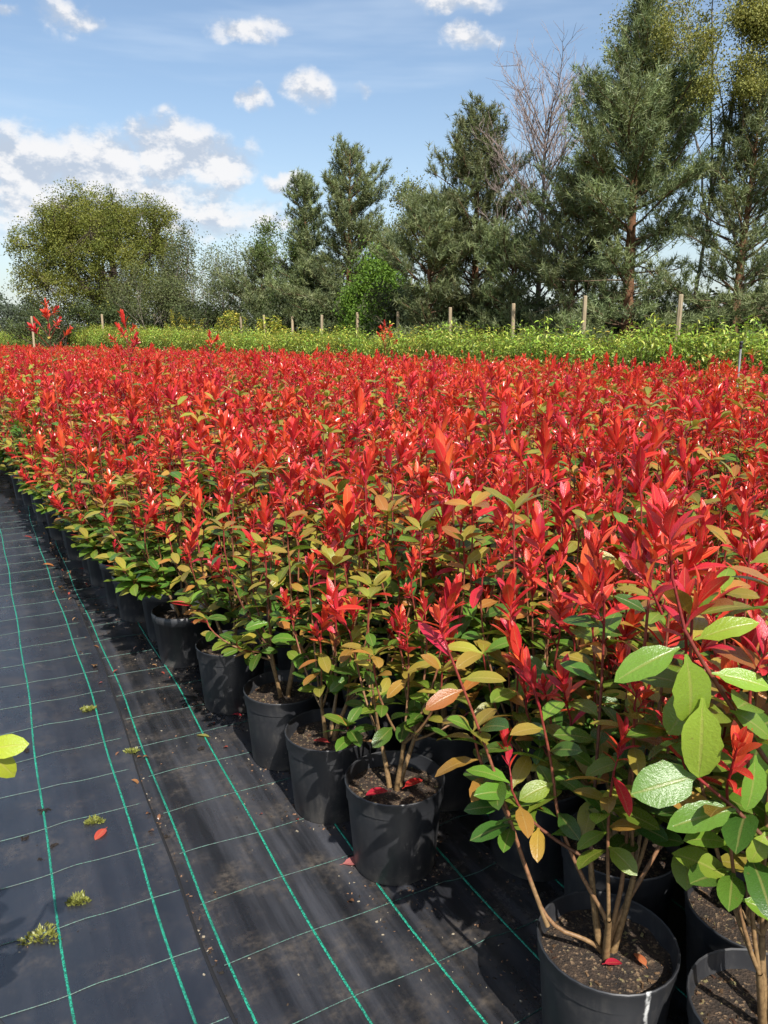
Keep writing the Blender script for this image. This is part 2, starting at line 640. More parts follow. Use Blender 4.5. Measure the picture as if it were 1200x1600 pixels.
class Leaf:
    """leaf along +Y, midrib folded, tip curled; unit length 1"""
    def __init__(self, rng, ratio=0.42, fold=0.3, curl=0.35, stations=8, shape=0.9, petiole=0.1, wav=0.02, tw=0.15):
        n = stations
        tt = np.linspace(0, 1, n) ** 0.95
        vs, al, av = [], [], []
        ang = 0.0
        y = z = 0.0
        prev = 0.0
        c1 = curl * rng.uniform(0.6, 1.4)
        twist = rng.uniform(-tw, tw)
        for k, t_ in enumerate(tt):
            ds = t_ - prev
            prev = t_
            ang = -c1 * (t_ ** 1.3) + 0.10 * (1 - t_)
            y += ds * math.cos(ang)
            z += ds * math.sin(ang)
            if t_ <= petiole:
                wdt = 0.018
            else:
                s = (t_ - petiole) / (1 - petiole)
                wdt = 0.5 * ratio * (max(0.0, math.sin(math.pi * min(1, s ** shape))) ** 0.62) + 0.006 * (1 - s)
            fo = fold * (1 - 0.3 * t_)
            for sd in (-1, 0, 1):
                jw = 1 + (rng.uniform(-1, 1) * wav * 3 if sd else 0)
                a2 = twist * t_
                xx = sd * wdt * math.cos(fo) * jw
                zz = abs(sd) * wdt * math.sin(fo) + (rng.uniform(-1, 1) * wav * 0.35 if sd else 0)
                xr = xx * math.cos(a2) - zz * math.sin(a2)
                zr = xx * math.sin(a2) + zz * math.cos(a2)
                vs.append((xr, y - zr * math.sin(ang), z + zr * math.cos(ang)))
                al.append(abs(sd))
                av.append(t_)
        self.v = np.array(vs)
        self.al = np.array(al, float)
        self.av = np.array(av, float)
        q = []
        for k in range(n - 1):
            for s in (0, 1):
                a = k * 3 + s
                q.append((a, a + 1, a + 4, a + 3))
        self.q = np.array(q)


def mat_np(m):
    return np.array([[m[i][j] for j in range(4)] for i in range(4)])


def leaf_cols(leaf, base, tip):
    t_ = leaf.av[:, None]
    c = np.asarray(base)[None] * (1 - t_) + np.asarray(tip)[None] * t_
    return np.hstack([c, leaf.al[:, None]])


def add_leaf(geo, leaf, m, base, tip):
    a = mat_np(m)
    v = leaf.v @ a[:3, :3].T + a[:3, 3]
    geo.add(v, leaf.q, None, leaf_cols(leaf, base, tip), along=leaf.av)


# ------------------------------------------------------------------ leaf kinds of the red-tipped shrub
rng0 = random.Random(5)
GREEN = [(0.075, 0.17, 0.02), (0.11, 0.21, 0.022), (0.05, 0.13, 0.02), (0.17, 0.26, 0.028), (0.08, 0.18, 0.026), (0.21, 0.285, 0.032)]
OLIVE = [(0.30, 0.29, 0.04), (0.38, 0.29, 0.05), (0.23, 0.28, 0.036), (0.40, 0.24, 0.045), (0.32, 0.31, 0.045), (0.42, 0.17, 0.04), (0.25, 0.29, 0.04)]
RED = [(0.66, 0.034, 0.034), (0.70, 0.055, 0.036), (0.58, 0.022, 0.032), (0.72, 0.10, 0.042), (0.64, 0.032, 0.042), (0.52, 0.017, 0.03), (0.69, 0.045, 0.034)]
LIME = [(0.19, 0.31, 0.032), (0.24, 0.34, 0.036), (0.15, 0.27, 0.03)]


def jit(rng, c, a=0.15):
    k = 1 + rng.uniform(-a, a)
    return tuple(x * k * (1 + rng.uniform(-a, a) * 0.4) for x in c)


class Kind:
    def __init__(self, name, pal, n, tipmix, stations=8, **kw):
        self.items = []
        for i in range(n):
            r = random.Random(name + str(i) + str(stations))
            lf = Leaf(r, stations=stations, **kw)
            b = jit(r, pal[i % len(pal)])
            tp = tuple(x * (1 - tipmix[1]) + y * tipmix[1] for x, y in zip(b, tipmix[0]))
            self.items.append([lf, b, tp, None])
        self.name = name

    def mesh(self, i):
        it = self.items[i]
        if it[3] is None:
            g = Geo()
            g.add(it[0].v, it[0].q, None, leaf_cols(it[0], it[1], it[2]), along=it[0].av)
            it[3] = g.mesh(self.name, M['leaf'])
        return it[3]


def kinds(st):
    return {
        'g': Kind('green_leaf', GREEN, 12, ((0.09, 0.17, 0.03), 0.35), st, ratio=0.46, fold=0.22, curl=0.45, shape=0.95, petiole=0.12),
        'o': Kind('bronze_leaf', OLIVE, 14, ((0.36, 0.14, 0.04), 0.35), st, ratio=0.40, fold=0.25, curl=0.5, shape=0.95, petiole=0.12),
        'r': Kind('red_leaf', RED, 14, ((0.70, 0.06, 0.04), 0.4), st, ratio=0.31, fold=0.42, curl=0.30, shape=0.9, petiole=0.08),
        'l': Kind('lime_leaf', LIME, 9, ((0.16, 0.28, 0.04), 0.4), st, ratio=0.50, fold=0.18, curl=0.5, shape=0.95, petiole=0.12),
    }


K_HI = kinds(9)
K_LO = kinds(4)
C_TAN = (0.26, 0.165, 0.075)
C_STEM = (0.15, 0.075, 0.04)
C_REDSTEM = (0.26, 0.018, 0.022)


# shoots: upright whorl of young red leaves
def make_shoot(seed, n=None, L=None):
    r = random.Random('shoot%d' % seed)
    opn = r.choice([0.6, 0.8, 1.0, 1.0, 1.3, 1.6])      # closed bud to wide open
    fat = r.uniform(0.8, 1.2)
    L = L or r.uniform(0.075, 0.14)
    n = n or r.randint(11, 16)
    lv = []
    a = r.uniform(0, 6.28)
    for k in range(n):
        f = (k + 0.5) / n
        a += 2.4 + r.uniform(-0.4, 0.4)
        tilt = (R(40) * (1 - f) ** 0.8 + R(9)) * opn + r.uniform(-0.2, 0.2)
        z = L * (0.15 + 0.85 * f)
        d = (math.cos(a) * math.sin(tilt), math.sin(a) * math.sin(tilt), math.cos(tilt))
        s = fat * (0.050 + 0.022 * math.sin(f * 3.0)) * r.uniform(0.75, 1.15) * (1.0 if f < 0.8 else 0.75)
        # the upper side of the leaf faces the axis
        upv = (-math.cos(a), -math.sin(a), 0.35)
        lv.append(('r', r.randrange(14), frame((0, 0, z), d, upv, r.uniform(-0.4, 0.4), s)))
    return {'L': L, 'leaves': lv}


NSH = 18
SHOOTS = [make_shoot(i) for i in range(NSH)]


def shoot_stem_geo(geo, sh, m=None, sides=5):
    g = Geo()
    pts = [(0, 0, 0), (0.002, 0.001, sh['L'] * 0.5), (0, 0, sh['L'])]
    tube(g, pts, [0.0026, 0.0022, 0.0012], sides, C_REDSTEM, (0.42, 0.022, 0.025))
    v = g.v[0]
    if m is not None:
        a = mat_np(m)
        v = v @ a[:3, :3].T + a[:3, 3]
    geo.add(v, g.q[0], None, g.c[0])


_shoot_stem, _shoot_full = {}, {}


def shoot_stem_mesh(i):
    if i not in _shoot_stem:
        g = Geo()
        shoot_stem_geo(g, SHOOTS[i])
        _shoot_stem[i] = g.mesh('shoot_stem', M['stem'])
    return _shoot_stem[i]


def shoot_full_mesh(i):
    if i not in _shoot_full:
        g = Geo()
        for (k, idx, m) in SHOOTS[i]['leaves']:
            it = K_MID[k].items[idx]
            add_leaf(g, it[0], m, it[1], it[2])
        gs = Geo()
        shoot_stem_geo(gs, SHOOTS[i])
        g.add(gs.v[0], gs.q[0], None, gs.c[0])
        _shoot_full[i] = g.mesh('red_shoot', M['leaf_far'])
    return _shoot_full[i]


K_MID = kinds(6)


def bez(p0, p1, p2, p3, n):
    t_ = np.linspace(0, 1, n)[:, None]
    p0, p1, p2, p3 = [np.asarray(p, float) for p in (p0, p1, p2, p3)]
    return (1 - t_) ** 3 * p0 + 3 * (1 - t_) ** 2 * t_ * p1 + 3 * (1 - t_) * t_ ** 2 * p2 + t_ ** 3 * p3


SOIL_Z = 0.222


def design(seed, height=1.0, ntips=14, radius=0.235, lean=(0, 0), tips=None, nleaf=7, leaf_s=1.0, limes=0.0, leaders=(), bare=0.31, paths=None, reds=0.8, side=0):
    """skeleton, leaves and shoots of one shrub in its own coordinates (origin at pot foot)"""
    r = random.Random('shrub%d' % seed)
    P = {'stems': [], 'leaves': [], 'shoots': []}
    if tips is None:
        tips = []
        a0 = r.uniform(0, 6.28)
        for k in range(ntips):
            f = (k + 0.5) / ntips
            rad = radius * math.sqrt(f) * r.uniform(0.85, 1.15)
            a = a0 + k * 2.39996 + r.uniform(-0.25, 0.25)
            z = height - 0.21 * f ** 1.3 - r.uniform(0, 0.26) + (r.uniform(0.05, 0.16) if r.random() < 0.16 else 0)
            tips.append((math.cos(a) * rad + lean[0], math.sin(a) * rad + lean[1], z))
        for k in range(max(3, ntips // 3)):      # low side shoots
            a = r.uniform(0, 6.28)
            rad = radius * r.uniform(0.8, 1.2)
            tips.append((math.cos(a) * rad + lean[0] * 0.6, math.sin(a) * rad + lean[1] * 0.6, r.uniform(0.42, 0.68) * height))
        for k in range(side):                    # low boughs hanging out over the path
            a = R(213) + r.uniform(-0.9, 0.9)
            rad = r.uniform(0.17, 0.31)
            tips.append((math.cos(a) * rad, math.sin(a) * rad, r.uniform(0.36, 0.66)))
    forks = []
    nf = r.randint(3, 4)
    b0 = r.uniform(0, 6.28)
    for k in range(nf):
        a = b0 + k * 6.283 / nf + r.uniform(-0.3, 0.3)
        p = (math.cos(a) * 0.05 + lean[0] * 0.3, math.sin(a) * 0.05 + lean[1] * 0.3, r.uniform(0.33, 0.42))
        forks.append(p)
        st = bez((0.012 * math.cos(a), 0.012 * math.sin(a), SOIL_Z - 0.02), (0.02 * math.cos(a), 0.02 * math.sin(a), 0.27),
                 (p[0] * 0.7, p[1] * 0.7, 0.3), p, 5)
        P['stems'].append((st, np.linspace(0.0085, 0.0058, 5), C_TAN, C_TAN))
    allp = []
    for ti, tp in enumerate(list(tips) + [l[0] for l in leaders]):
        fk = min(forks, key=lambda q: (q[0] - tp[0] * 0.5) ** 2 + (q[1] - tp[1] * 0.5) ** 2)
        if paths and ti in paths:
            st = np.asarray(paths[ti] + [tp], float)
            # smooth by Chaikin
            for _ in range(2):
                qn = [st[0]]
                for i in range(len(st) - 1):
                    qn += [st[i] * 0.75 + st[i + 1] * 0.25, st[i] * 0.25 + st[i + 1] * 0.75]
                qn.append(st[-1])
                st = np.array(qn)
        else:
            hz_ = tp[2] - fk[2]
            st = bez(fk, (fk[0] + (tp[0] - fk[0]) * 0.5, fk[1] + (tp[1] - fk[1]) * 0.5, fk[2] + hz_ * 0.25),
                     (tp[0] * 0.97 + r.uniform(-.02, .02), tp[1] * 0.97 + r.uniform(-.02, .02), fk[2] + hz_ * 0.65), tp, 8)
        base_r = 0.0056 if paths and ti in paths else 0.0042
        P['stems'].append((st, np.linspace(base_r, 0.0024, len(st)), C_TAN if st[0][2] < 0.4 else C_STEM, C_REDSTEM))
        allp.append(st)
        isl = ti >= len(tips)
        # leaves along the branch
        seg = np.linalg.norm(np.diff(st, axis=0), axis=1)
        cum = np.concatenate([[0], np.cumsum(seg)])
        tot = cum[-1]
        nl = nleaf + r.randint(-1, 2)
        a = r.uniform(0, 6.28)
        for k in range(nl):
            f = 0.18 + 0.80 * (k + r.uniform(0.2, 0.8)) / nl
            if isl:
                f = 0.15 + 0.83 * (k + 0.5) / nl
            s_ = f * tot
            i = min(len(seg) - 1, int(np.searchsorted(cum, s_) - 1))
            u = (s_ - cum[i]) / max(seg[i], 1e-6)
            p = st[i] * (1 - u) + st[i + 1] * u
            if p[2] < bare:
                continue
            a += 2.4 + r.uniform(-0.5, 0.5)
            el = r.uniform(-0.25, 0.7)
            ox, oy = math.cos(a), math.sin(a)
            # turn outwards from the shrub's middle
            cx, cy = p[0] - lean[0] * 0.5, p[1] - lean[1] * 0.5
            nn = math.hypot(cx, cy) + 1e-4
            ox += 0.5 * cx / nn
            oy += 0.5 * cy / nn
            nn = math.hypot(ox, oy) + 1e-4
            d = (ox / nn * math.cos(el), oy / nn * math.cos(el), math.sin(el))
            hrel = (p[2] - 0.3) / max(0.2, tp[2] - 0.3)
            q = r.random()
            if r.random() < limes:
                kd = 'l'
            elif hrel > 0.93 and q < 0.35:
                kd = 'r'
            elif hrel > 0.74:
                kd = 'o' if q < 0.72 else 'g'
            elif hrel > 0.55:
                kd = 'o' if q < 0.34 else 'g'
            else:
                kd = 'g' if q < 0.93 else 'o'
            sz = leaf_s * r.uniform(0.062, 0.095) * (1.06 if kd == 'l' else 1.0)
            P['leaves'].append((kd, r.randrange(len(K_HI[kd].items)), frame(p, d, (0, 0, 1), r.uniform(-0.6, 0.6), sz)))
        # the red shoot
        d = Vector(st[-1] - st[-2]).normalized()
        d = (d + Vector((r.gauss(0, .36), r.gauss(0, .36), 0.5))).normalized()
        rot = Vector((0, 0, 1)).rotation_difference(d).to_matrix().to_4x4()
        sc = r.uniform(0.6, 1.3) * (1.0 if tp[2] > 0.7 else 0.85)
        if isl:
            sc = 1.0
            for e in range(9):
                a2 = e * 2.4 + r.uniform(-.3, .3)
                base_p = Vector(st[-1]) - Vector((0, 0, 0.03 + 0.035 * e))
                pp = base_p + Vector((math.cos(a2) * 0.02, math.sin(a2) * 0.02, 0.02)) * (1 + e * 0.55)
                P['stems'].append((np.array([tuple(base_p - Vector((0, 0, .01))), tuple((base_p + pp) / 2), tuple(pp)]), np.array([0.003, 0.0026, 0.0022]), C_REDSTEM, C_REDSTEM))
                dd = Vector((math.cos(a2), math.sin(a2), 1.3)).normalized()
                rr = Vector((0, 0, 1)).rotation_difference(dd).to_matrix().to_4x4()
                P['shoots'].append((r.randrange(NSH), Matrix.Translation(pp) @ rr @ Matrix.Scale(r.uniform(0.75, 1.0), 4)))
        if not isl and (tp[2] < 0.55 or r.random() > reds):     # a rosette of grown leaves instead of a red shoot
            for e in range(5):
                a2 = e * 2.4 + r.uniform(-.4, .4)
                el = r.uniform(0.1, 0.9)
                kd = 'g' if (tp[2] < 0.6 and r.random() < 0.8) else 'o'
                if r.random() < limes:
                    kd = 'l'
                P['leaves'].append((kd, r.randrange(len(K_HI[kd].items)), frame(st[-1], (math.cos(a2) * math.cos(el), math.sin(a2) * math.cos(el), math.sin(el)), (0, 0, 1), r.uniform(-.5, .5), leaf_s * r.uniform(.06, .09))))
        else:
            P['shoots'].append((r.randrange(NSH), Matrix.Translation(Vector(st[-1])) @ rot @ Matrix.Rotation(r.uniform(0, 6.28), 4, 'Z') @ Matrix.Scale(sc, 4)))
            if not isl and r.random() < 0.5:       # a smaller side shoot from the last joint
                a2 = r.uniform(0, 6.28)
                pp = Vector(st[-2] * 0.5 + st[-1] * 0.5)
                dd = Vector((math.cos(a2) * 0.6, math.sin(a2) * 0.6, 1.0)).normalized()
                P['shoots'].append((r.randrange(NSH), Matrix.Translation(pp) @ Vector((0, 0, 1)).rotation_difference(dd).to_matrix().to_4x4() @ Matrix.Scale(sc * r.uniform(0.6, 0.85), 4)))
    return P


def stems_geo(P, sides=6):
    g = Geo()
    for (st, rd, c1, c2) in P['stems']:
        tube(g, st, rd, sides, c1, c2)
    return g


# ---- pot, rim and soil
def lathe(profile, seg=28):
    g = Geo()
    n = len(profile)
    ang = np.arange(seg) * 2 * math.pi / seg
    pr = np.asarray(profile, float)
    v = np.stack([pr[:, None, 0] * np.cos(ang), pr[:, None, 0] * np.sin(ang), np.repeat(pr[:, 1:2], seg, 1)], -1).reshape(-1, 3)
    i = np.arange(n - 1)[:, None] * seg
    j = np.arange(seg)[None]
    j2 = (j + 1) % seg
    q = np.stack([i + j, i + j2, i + seg + j2, i + seg + j], -1).reshape(-1, 4)
    g.add(v, q)
    return g


def sharp(me, deg=40):
    try:
        me.set_sharp_from_angle(angle=R(deg))
    except Exception:
        pass
    return me


POT_PROF = [(0.0, 0.004), (0.108, 0.004), (0.113, 0.0), (0.1165, 0.004), (0.1335, 0.212), (0.1335, 0.222), (0.128, 0.222), (0.1245, 0.15), (0.0, 0.15)]
RIM_PROF = [(0.1336, 0.214), (0.1372, 0.216), (0.1392, 0.255), (0.1412, 0.258), (0.1412, 0.263), (0.1395, 0.265), (0.1362, 0.263), (0.1335, 0.232), (0.1285, 0.217)]
ME_POT = sharp(lathe(POT_PROF, 32).mesh('pot', M['pot']))
ME_POT_DRIP = sharp(lathe(POT_PROF, 32).mesh('pot', M['pot_drip']))
ME_RIM = sharp(lathe(RIM_PROF, 32).mesh('rim', M['pot']))
ME_RIM_DRIP = sharp(lathe(RIM_PROF, 32).mesh('rim', M['pot_drip']))
ME_POT_LO = lathe([(0.112, 0.0), (0.134, 0.215), (0.1385, 0.217), (0.141, 0.262), (0.136, 0.263), (0.130, 0.2), (0.0, 0.2)], 14).mesh('pot', M['pot'])


def soil_mesh(seed):
    r = random.Random('soil%d' % seed)
    g = Geo()
    rings, seg = 7, 22
    v = [(0, 0, SOIL_Z + 0.006)]
    for k in range(1, rings + 1):
        rad = 0.1315 * k / rings
        for j in range(seg):
            a = 6.2832 * j / seg
            z = SOIL_Z + 0.006 * (1 - (k / rings) ** 2) + r.uniform(-0.0045, 0.0045)
            v.append((rad * math.cos(a), rad * math.sin(a), z))
    t_, q = [], []
    for j in range(seg):
        t_.append((0, 1 + j, 1 + (j + 1) % seg))
    for k in range(rings - 1):
        for j in range(seg):
            a = 1 + k * seg + j
            b = 1 + k * seg + (j + 1) % seg
            q.append((a, a + seg, b + seg, b))
    g.add(v, q, t_)
    return g.mesh('soil', M['soil'])


ME_SOIL = [soil_mesh(i) for i in range(3)]


def chip_geo(g, r, x, y, z, s, col):
    """one angular crumb of bark or soil"""
    v = np.array([(-1, -.6, 0), (1, -.7, .1), (.9, .6, 0), (-.8, .7, .1), (-.7, -.4, .7), (.7, -.4, .8), (.6, .5, .6), (-.6, .4, .75)]) * np.array([s, s * r.uniform(.4, .9), s * r.uniform(.4, .8)])
    v += np.random.RandomState(r.randrange(1 << 30)).uniform(-s * .2, s * .2, v.shape)
    a = r.uniform(0, 6.28)
    rot = np.array([[math.cos(a), -math.sin(a), 0], [math.sin(a), math.cos(a), 0], [0, 0, 1]])
    v = v @ rot.T + np.array([x, y, z])
    g.add(v, [(0, 3, 2, 1), (4, 5, 6, 7), (0, 1, 5, 4), (1, 2, 6, 5), (2, 3, 7, 6), (3, 0, 4, 7)], None, col)


def chips_mesh(seed, n=230):
    r = random.Random('chips%d' % seed)
    g = Geo()
    pal = [(0.06, 0.035, 0.02), (0.14, 0.085, 0.045), (0.03, 0.02, 0.013), (0.24, 0.15, 0.08), (0.10, 0.05, 0.03), (0.3, 0.26, 0.12)]
    for _ in range(n):
        rad, a = 0.125 * math.sqrt(r.random()), r.uniform(0, 6.28)
        chip_geo(g, r, rad * math.cos(a), rad * math.sin(a), SOIL_Z + 0.002, r.choice([0.0015, 0.002, 0.003, 0.0045, 0.006]) * r.uniform(0.8, 1.25), tuple(x * 0.7 for x in r.choice(pal)))
    return g.mesh('bark_chips', M['crumb'], False)


ME_CHIPS = [chips_mesh(i) for i in range(3)]


def pot_parts(root, lo, seed, drip=False):
    if lo:
        p = obj('pot', ME_POT_LO, root)
    else:
        p = obj('pot', ME_POT_DRIP if drip else ME_POT, root)
        obj('rim', ME_RIM_DRIP if drip else ME_RIM, p)
    s = obj('soil', ME_SOIL[seed % 3], root)
    if not lo:
        stuff(obj('bark_chips', ME_CHIPS[seed % 3], s))


def empty(name, loc, rz=0.0):
    o = bpy.data.objects.new(name, None)
    o.empty_display_size = 0.1
    COL.objects.link(o)
    o.location = loc
    o.rotation_euler = (0, 0, rz)
    return o


def detailed_shrub(name, loc, rz, P, seed, drip=False):
    """every leaf of its own"""
    root = empty(name, loc, rz)
    pot_parts(root, False, seed, drip)
    stem = obj('stem', stems_geo(P).mesh('stem', M['stem']), root)
    for (k, i, m) in P['leaves'][:290]:
        obj('leaf', K_HI[k].mesh(i), stem, m)
    for (i, m) in P['shoots']:
        so = obj('red_shoot', shoot_stem_mesh(i), root, m)
        for (k, li, lm) in SHOOTS[i]['leaves']:
            obj('leaf', K_HI[k].mesh(li), so, lm)
    return root


# merged variants for the individuals farther in
def foliage_geo(P, K):
    g = Geo()
    for (k, i, m) in P['leaves']:
        it = K[k].items[i]
        add_leaf(g, it[0], m, it[1], it[2])
    return g


NVAR = 8
VARS = []
for i in range(NVAR):
    P = design(100 + i, height=0.95 + 0.03 * (i % 4), ntips=15, nleaf=8, leaf_s=1.1)
    VARS.append((P, stems_geo(P, 4).mesh('stem', M['stem']), foliage_geo(P, K_MID).mesh('foliage', M['leaf_far'])))


EDGE_VARS = []
for i in range(4):
    P = design(150 + i, height=0.95, ntips=13, nleaf=9, leaf_s=1.1, lean=(-0.04, -0.025), side=8)
    EDGE_VARS.append((P, stems_geo(P, 4).mesh('stem', M['stem']), foliage_geo(P, K_MID).mesh('foliage', M['leaf_far'])))


def merged_shrub(name, loc, rz, var, seed, s=1.0, P=None, edge=False):
    root = empty(name, loc, rz)
    pot_parts(root, True, seed)
    if P is None:
        P, ms, mf = EDGE_VARS[var % 4] if edge else VARS[var]
    else:
        ms, mf = stems_geo(P, 4).mesh('stem', M['stem']), foliage_geo(P, K_MID).mesh('foliage', M['leaf_far'])
    obj('stem', ms, root)
    stuff(obj('foliage', mf, root))
    for (i, m) in P['shoots']:
        obj('red_shoot', shoot_full_mesh(i), root, m)
    root.scale = (1, 1, s)
    return root


# ------------------------------------------------------------------ the setting: ground and fabric
g = Geo()
xs = np.concatenate([np.linspace(-1500, -120, 6), np.linspace(-100, 100, 21), np.linspace(120, 1500, 6)])
ys = np.concatenate([np.linspace(-300, -20, 4), np.linspace(-10, 160, 18), np.linspace(200, 2000, 7)])
X, Y = np.meshgrid(xs, ys, indexing='ij')
nx, ny = X.shape
g.add(np.stack([X.ravel(), Y.ravel(), np.full(X.size, -0.05)], -1),
      [(i * ny + j, (i + 1) * ny + j, (i + 1) * ny + j + 1, i * ny + j + 1) for i in range(nx - 1) for j in range(ny - 1)])
structure(obj('ground', g.mesh('ground', M['ground'])))

FA = R(27.5)                       # heading of the fabric rolls, left of the view direction
FM = Matrix.Rotation(FA, 4, 'Z')   # local x = across, y = along
SEAM = 0.36
rw = random.Random(11)
RIDGE = [(rw.uniform(-2.6, 2.6), rw.uniform(0.02, 0.06), rw.uniform(0.002, 0.0065), rw.uniform(0, 6.28), rw.uniform(0.25, 0.7), rw.uniform(0, 6.28), rw.uniform(.01, .05)) for _ in range(34)]


def fab_h(x, y):
    z = 0.0035 * np.sin(1.7 * y + 2.1 * x) * np.sin(0.9 * y - 1.3 * x + 1)
    for (c, wd, am, ph, fr, ph2, wan) in RIDGE:
        cc = c + wan * np.sin(fr * y + ph2)
        z = z + am * np.exp(-((x - cc) / wd) ** 2) * (0.5 + 0.5 * np.sin(fr * 1.7 * y + ph))
    return z


def warp(x, y):
    """sideways wander of the weave lines"""
    far = np.clip((y - 2.0) / 5, 0, 1)
    return 0.006 * np.sin(2.3 * y + 1.1 * x) + far * 0.018 * np.sin(1.5 * y + 3 * x + 1.0) + 0.003 * np.sin(6.1 * y + 2 * x)


def fabric(name, x0, x1, y0, y1, nx, ny, lift, mat, edge_wobble=None):
    gx = np.linspace(0, 1, nx)
    gy = np.linspace(y0, y1, ny)
    U, V = np.meshgrid(gx, gy, indexing='ij')
    xr = x1
    if edge_wobble:
        xr = x1 + 0.008 * np.sin(1.9 * V + 0.6) + 0.004 * np.sin(7.3 * V) + warp(x1, V)
    Xc = x0 + U * (xr - x0)
    Z = fab_h(Xc, V) + lift
    if edge_wobble:     # the free edge lies a touch higher where it is rucked
        Z = Z + 0.004 * np.exp(-((Xc - xr) / 0.02) ** 2) * (0.6 + 0.4 * np.sin(3.1 * V))
    gg = Geo()
    i, j = np.meshgrid(np.arange(nx - 1), np.arange(ny - 1), indexing='ij')
    a = (i * ny + j).ravel()
    q = np.stack([a, a + ny, a + ny + 1, a + 1], -1)
    gg.add(np.stack([Xc.ravel(), V.ravel(), Z.ravel()], -1), q)
    o = structure(obj(name, gg.mesh(name, mat), None, FM))
    return o


LIFT_A, LIFT_B = 0.0055, 0.0
fab_a = fabric('weed_fabric', -3.4, SEAM, -2.0, 26.0, 100, 330, LIFT_A, M['fabric_a'], True)
fab_b = fabric('weed_fabric', SEAM - 0.12, 3.2, -2.0, 26.0, 90, 300, LIFT_B - 0.001, M['fabric_b'])
gg = Geo()
gg.add([(-4.5, 24.0, -0.012), (16, 24.0, -0.012), (16, 80, -0.012), (-4.5, 80, -0.012),
        (3.0, -4.0, -0.012), (16, -4.0, -0.012), (16, 24.0, -0.012), (3.0, 24.0, -0.012)], [(0, 1, 2, 3), (4, 5, 6, 7)])
structure(obj('weed_fabric', gg.mesh('weed_fabric', M['fabric_b']), None, FM))


def ribbon(parent, fx, fy, t0, t1, n, wd, mat, name, lift):
    t_ = np.linspace(t0, t1, n)
    x, y = fx(t_), fy(t_)
    dx, dy = np.gradient(x), np.gradient(y)
    ln = np.hypot(dx, dy)
    nxv, nyv = -dy / ln, dx / ln
    rows = []
    for s in (-1, -0.35, 0.35, 1):
        xx, yy = x + nxv * s * wd / 2, y + nyv * s * wd / 2
        z = fab_h(xx, yy) + lift + (0.0022 if abs(s) < 0.9 else 0.0006)
        rows.append(np.stack([xx, yy, z], -1))
    v = np.stack(rows, 1).reshape(-1, 3)
    q = []
    for i in range(n - 1):
        for s in range(3):
            a = i * 4 + s
            q.append((a, a + 1, a + 5, a + 4))
    gg = Geo()
    gg.add(v, q)
    return obj(name, gg.mesh(name, mat), parent)


M['hem_shadow'] = plain('hem_shadow_black', (0.006, 0.006, 0.007), 0.8)
ribbon(fab_a, lambda t_: SEAM + 0.008 * np.sin(1.9 * t_ + 0.6) + 0.004 * np.sin(7.3 * t_) + warp(SEAM, t_) + 0.002, lambda t_: t_, -1.0, 18.0, 500, 0.008, M['hem_shadow'], 'hem_shadow_line', LIFT_A + 0.002)  # dark edge strip standing in for the shadow line of the seam
rl = random.Random(3)
for i in range(-8, 2):
    x0 = 0.05 + 0.232 * i
    ribbon(fab_a, lambda t_, x0=x0: x0 + warp(x0, t_), lambda t_: t_, -1.0, 20.0, 420, 0.0062, M['thread'], 'green_thread', LIFT_A)
for i in range(0, 9):
    x0 = 0.40 + 0.222 * i
    ribbon(fab_b, lambda t_, x0=x0: x0 + warp(x0, t_), lambda t_: t_, -1.0, 20.0, 420, 0.0062, M['thread'], 'green_thread', LIFT_B)
for k in range(-6, 26):
    y0 = 1.56 + 0.2285 * k
    a1, p1 = rl.uniform(0.003, 0.008), rl.uniform(0, 6)
    ribbon(fab_b, lambda t_: t_, lambda t_, y0=y0, a1=a1, p1=p1: y0 + a1 * np.sin(5 * t_ + p1) + 0.0025 * np.sin(17 * t_ + p1), SEAM + 0.022, 2.6, 80, 0.0024, M['thread_thin'], 'thin_green_thread', LIFT_B)
    y0 += 0.075
    p1 = rl.uniform(0, 6)
    ribbon(fab_a, lambda t_: t_, lambda t_, y0=y0, a1=a1, p1=p1: y0 + a1 * np.sin(5 * t_ + p1) + 0.0025 * np.sin(17 * t_ + p1), -2.6, SEAM - 0.012, 100, 0.0024, M['thread_thin'], 'thin_green_thread', LIFT_A)


def fab_z(x, y):
    """height of the fabric under a world point"""
    lx = x * math.cos(FA) + y * math.sin(FA)
    ly = -x * math.sin(FA) + y * math.cos(FA)
    return float(fab_h(np.float64(lx), np.float64(ly))) + (LIFT_A if lx < SEAM else LIFT_B)


# ------------------------------------------------------------------ the block of potted shrubs
HEAD = R(33)
EU = Vector((-math.sin(HEAD), math.cos(HEAD), 0))
EV = Vector((math.cos(HEAD), math.sin(HEAD), 0))
ORG = Vector((0.03, 1.95, 0))


def field(u, v):
    return ORG + EU * u + EV * v


ORD = ['first'] + 'second third fourth fifth sixth seventh eighth ninth tenth eleventh twelfth thirteenth fourteenth fifteenth sixteenth seventeenth eighteenth nineteenth twentieth'.split() + ['twenty-' + x for x in 'first second third fourth fifth sixth seventh eighth ninth'.split()] + ['thirtieth'] + ['thirty-' + x for x in 'first second third fourth fifth'.split()]
GROUP_EDGE = 'red-tipped shrubs of the outer row along the fabric'
LABEL_EDGE = 'potted red-tipped shrub in the outer row, its black pot bordering the fabric path'

occupied = []


def hero(name, px_or_xy, label, seed, cat='shrub', rz=0.0, drip=False, **kw):
    x, y = px_or_xy
    P = design(seed, **kw)
    o = detailed_shrub(name, (x, y, fab_z(x, y) - 0.001), rz, P, seed, drip)
    for ch in o.children:
        if ch.name.startswith(('pot', 'soil')) and not drip:
            ch.rotation_euler.z = seed * 1.7
    tag(o, label, cat, 'potted shrubs of the nursery block')
    occupied.append((x, y))
    return o


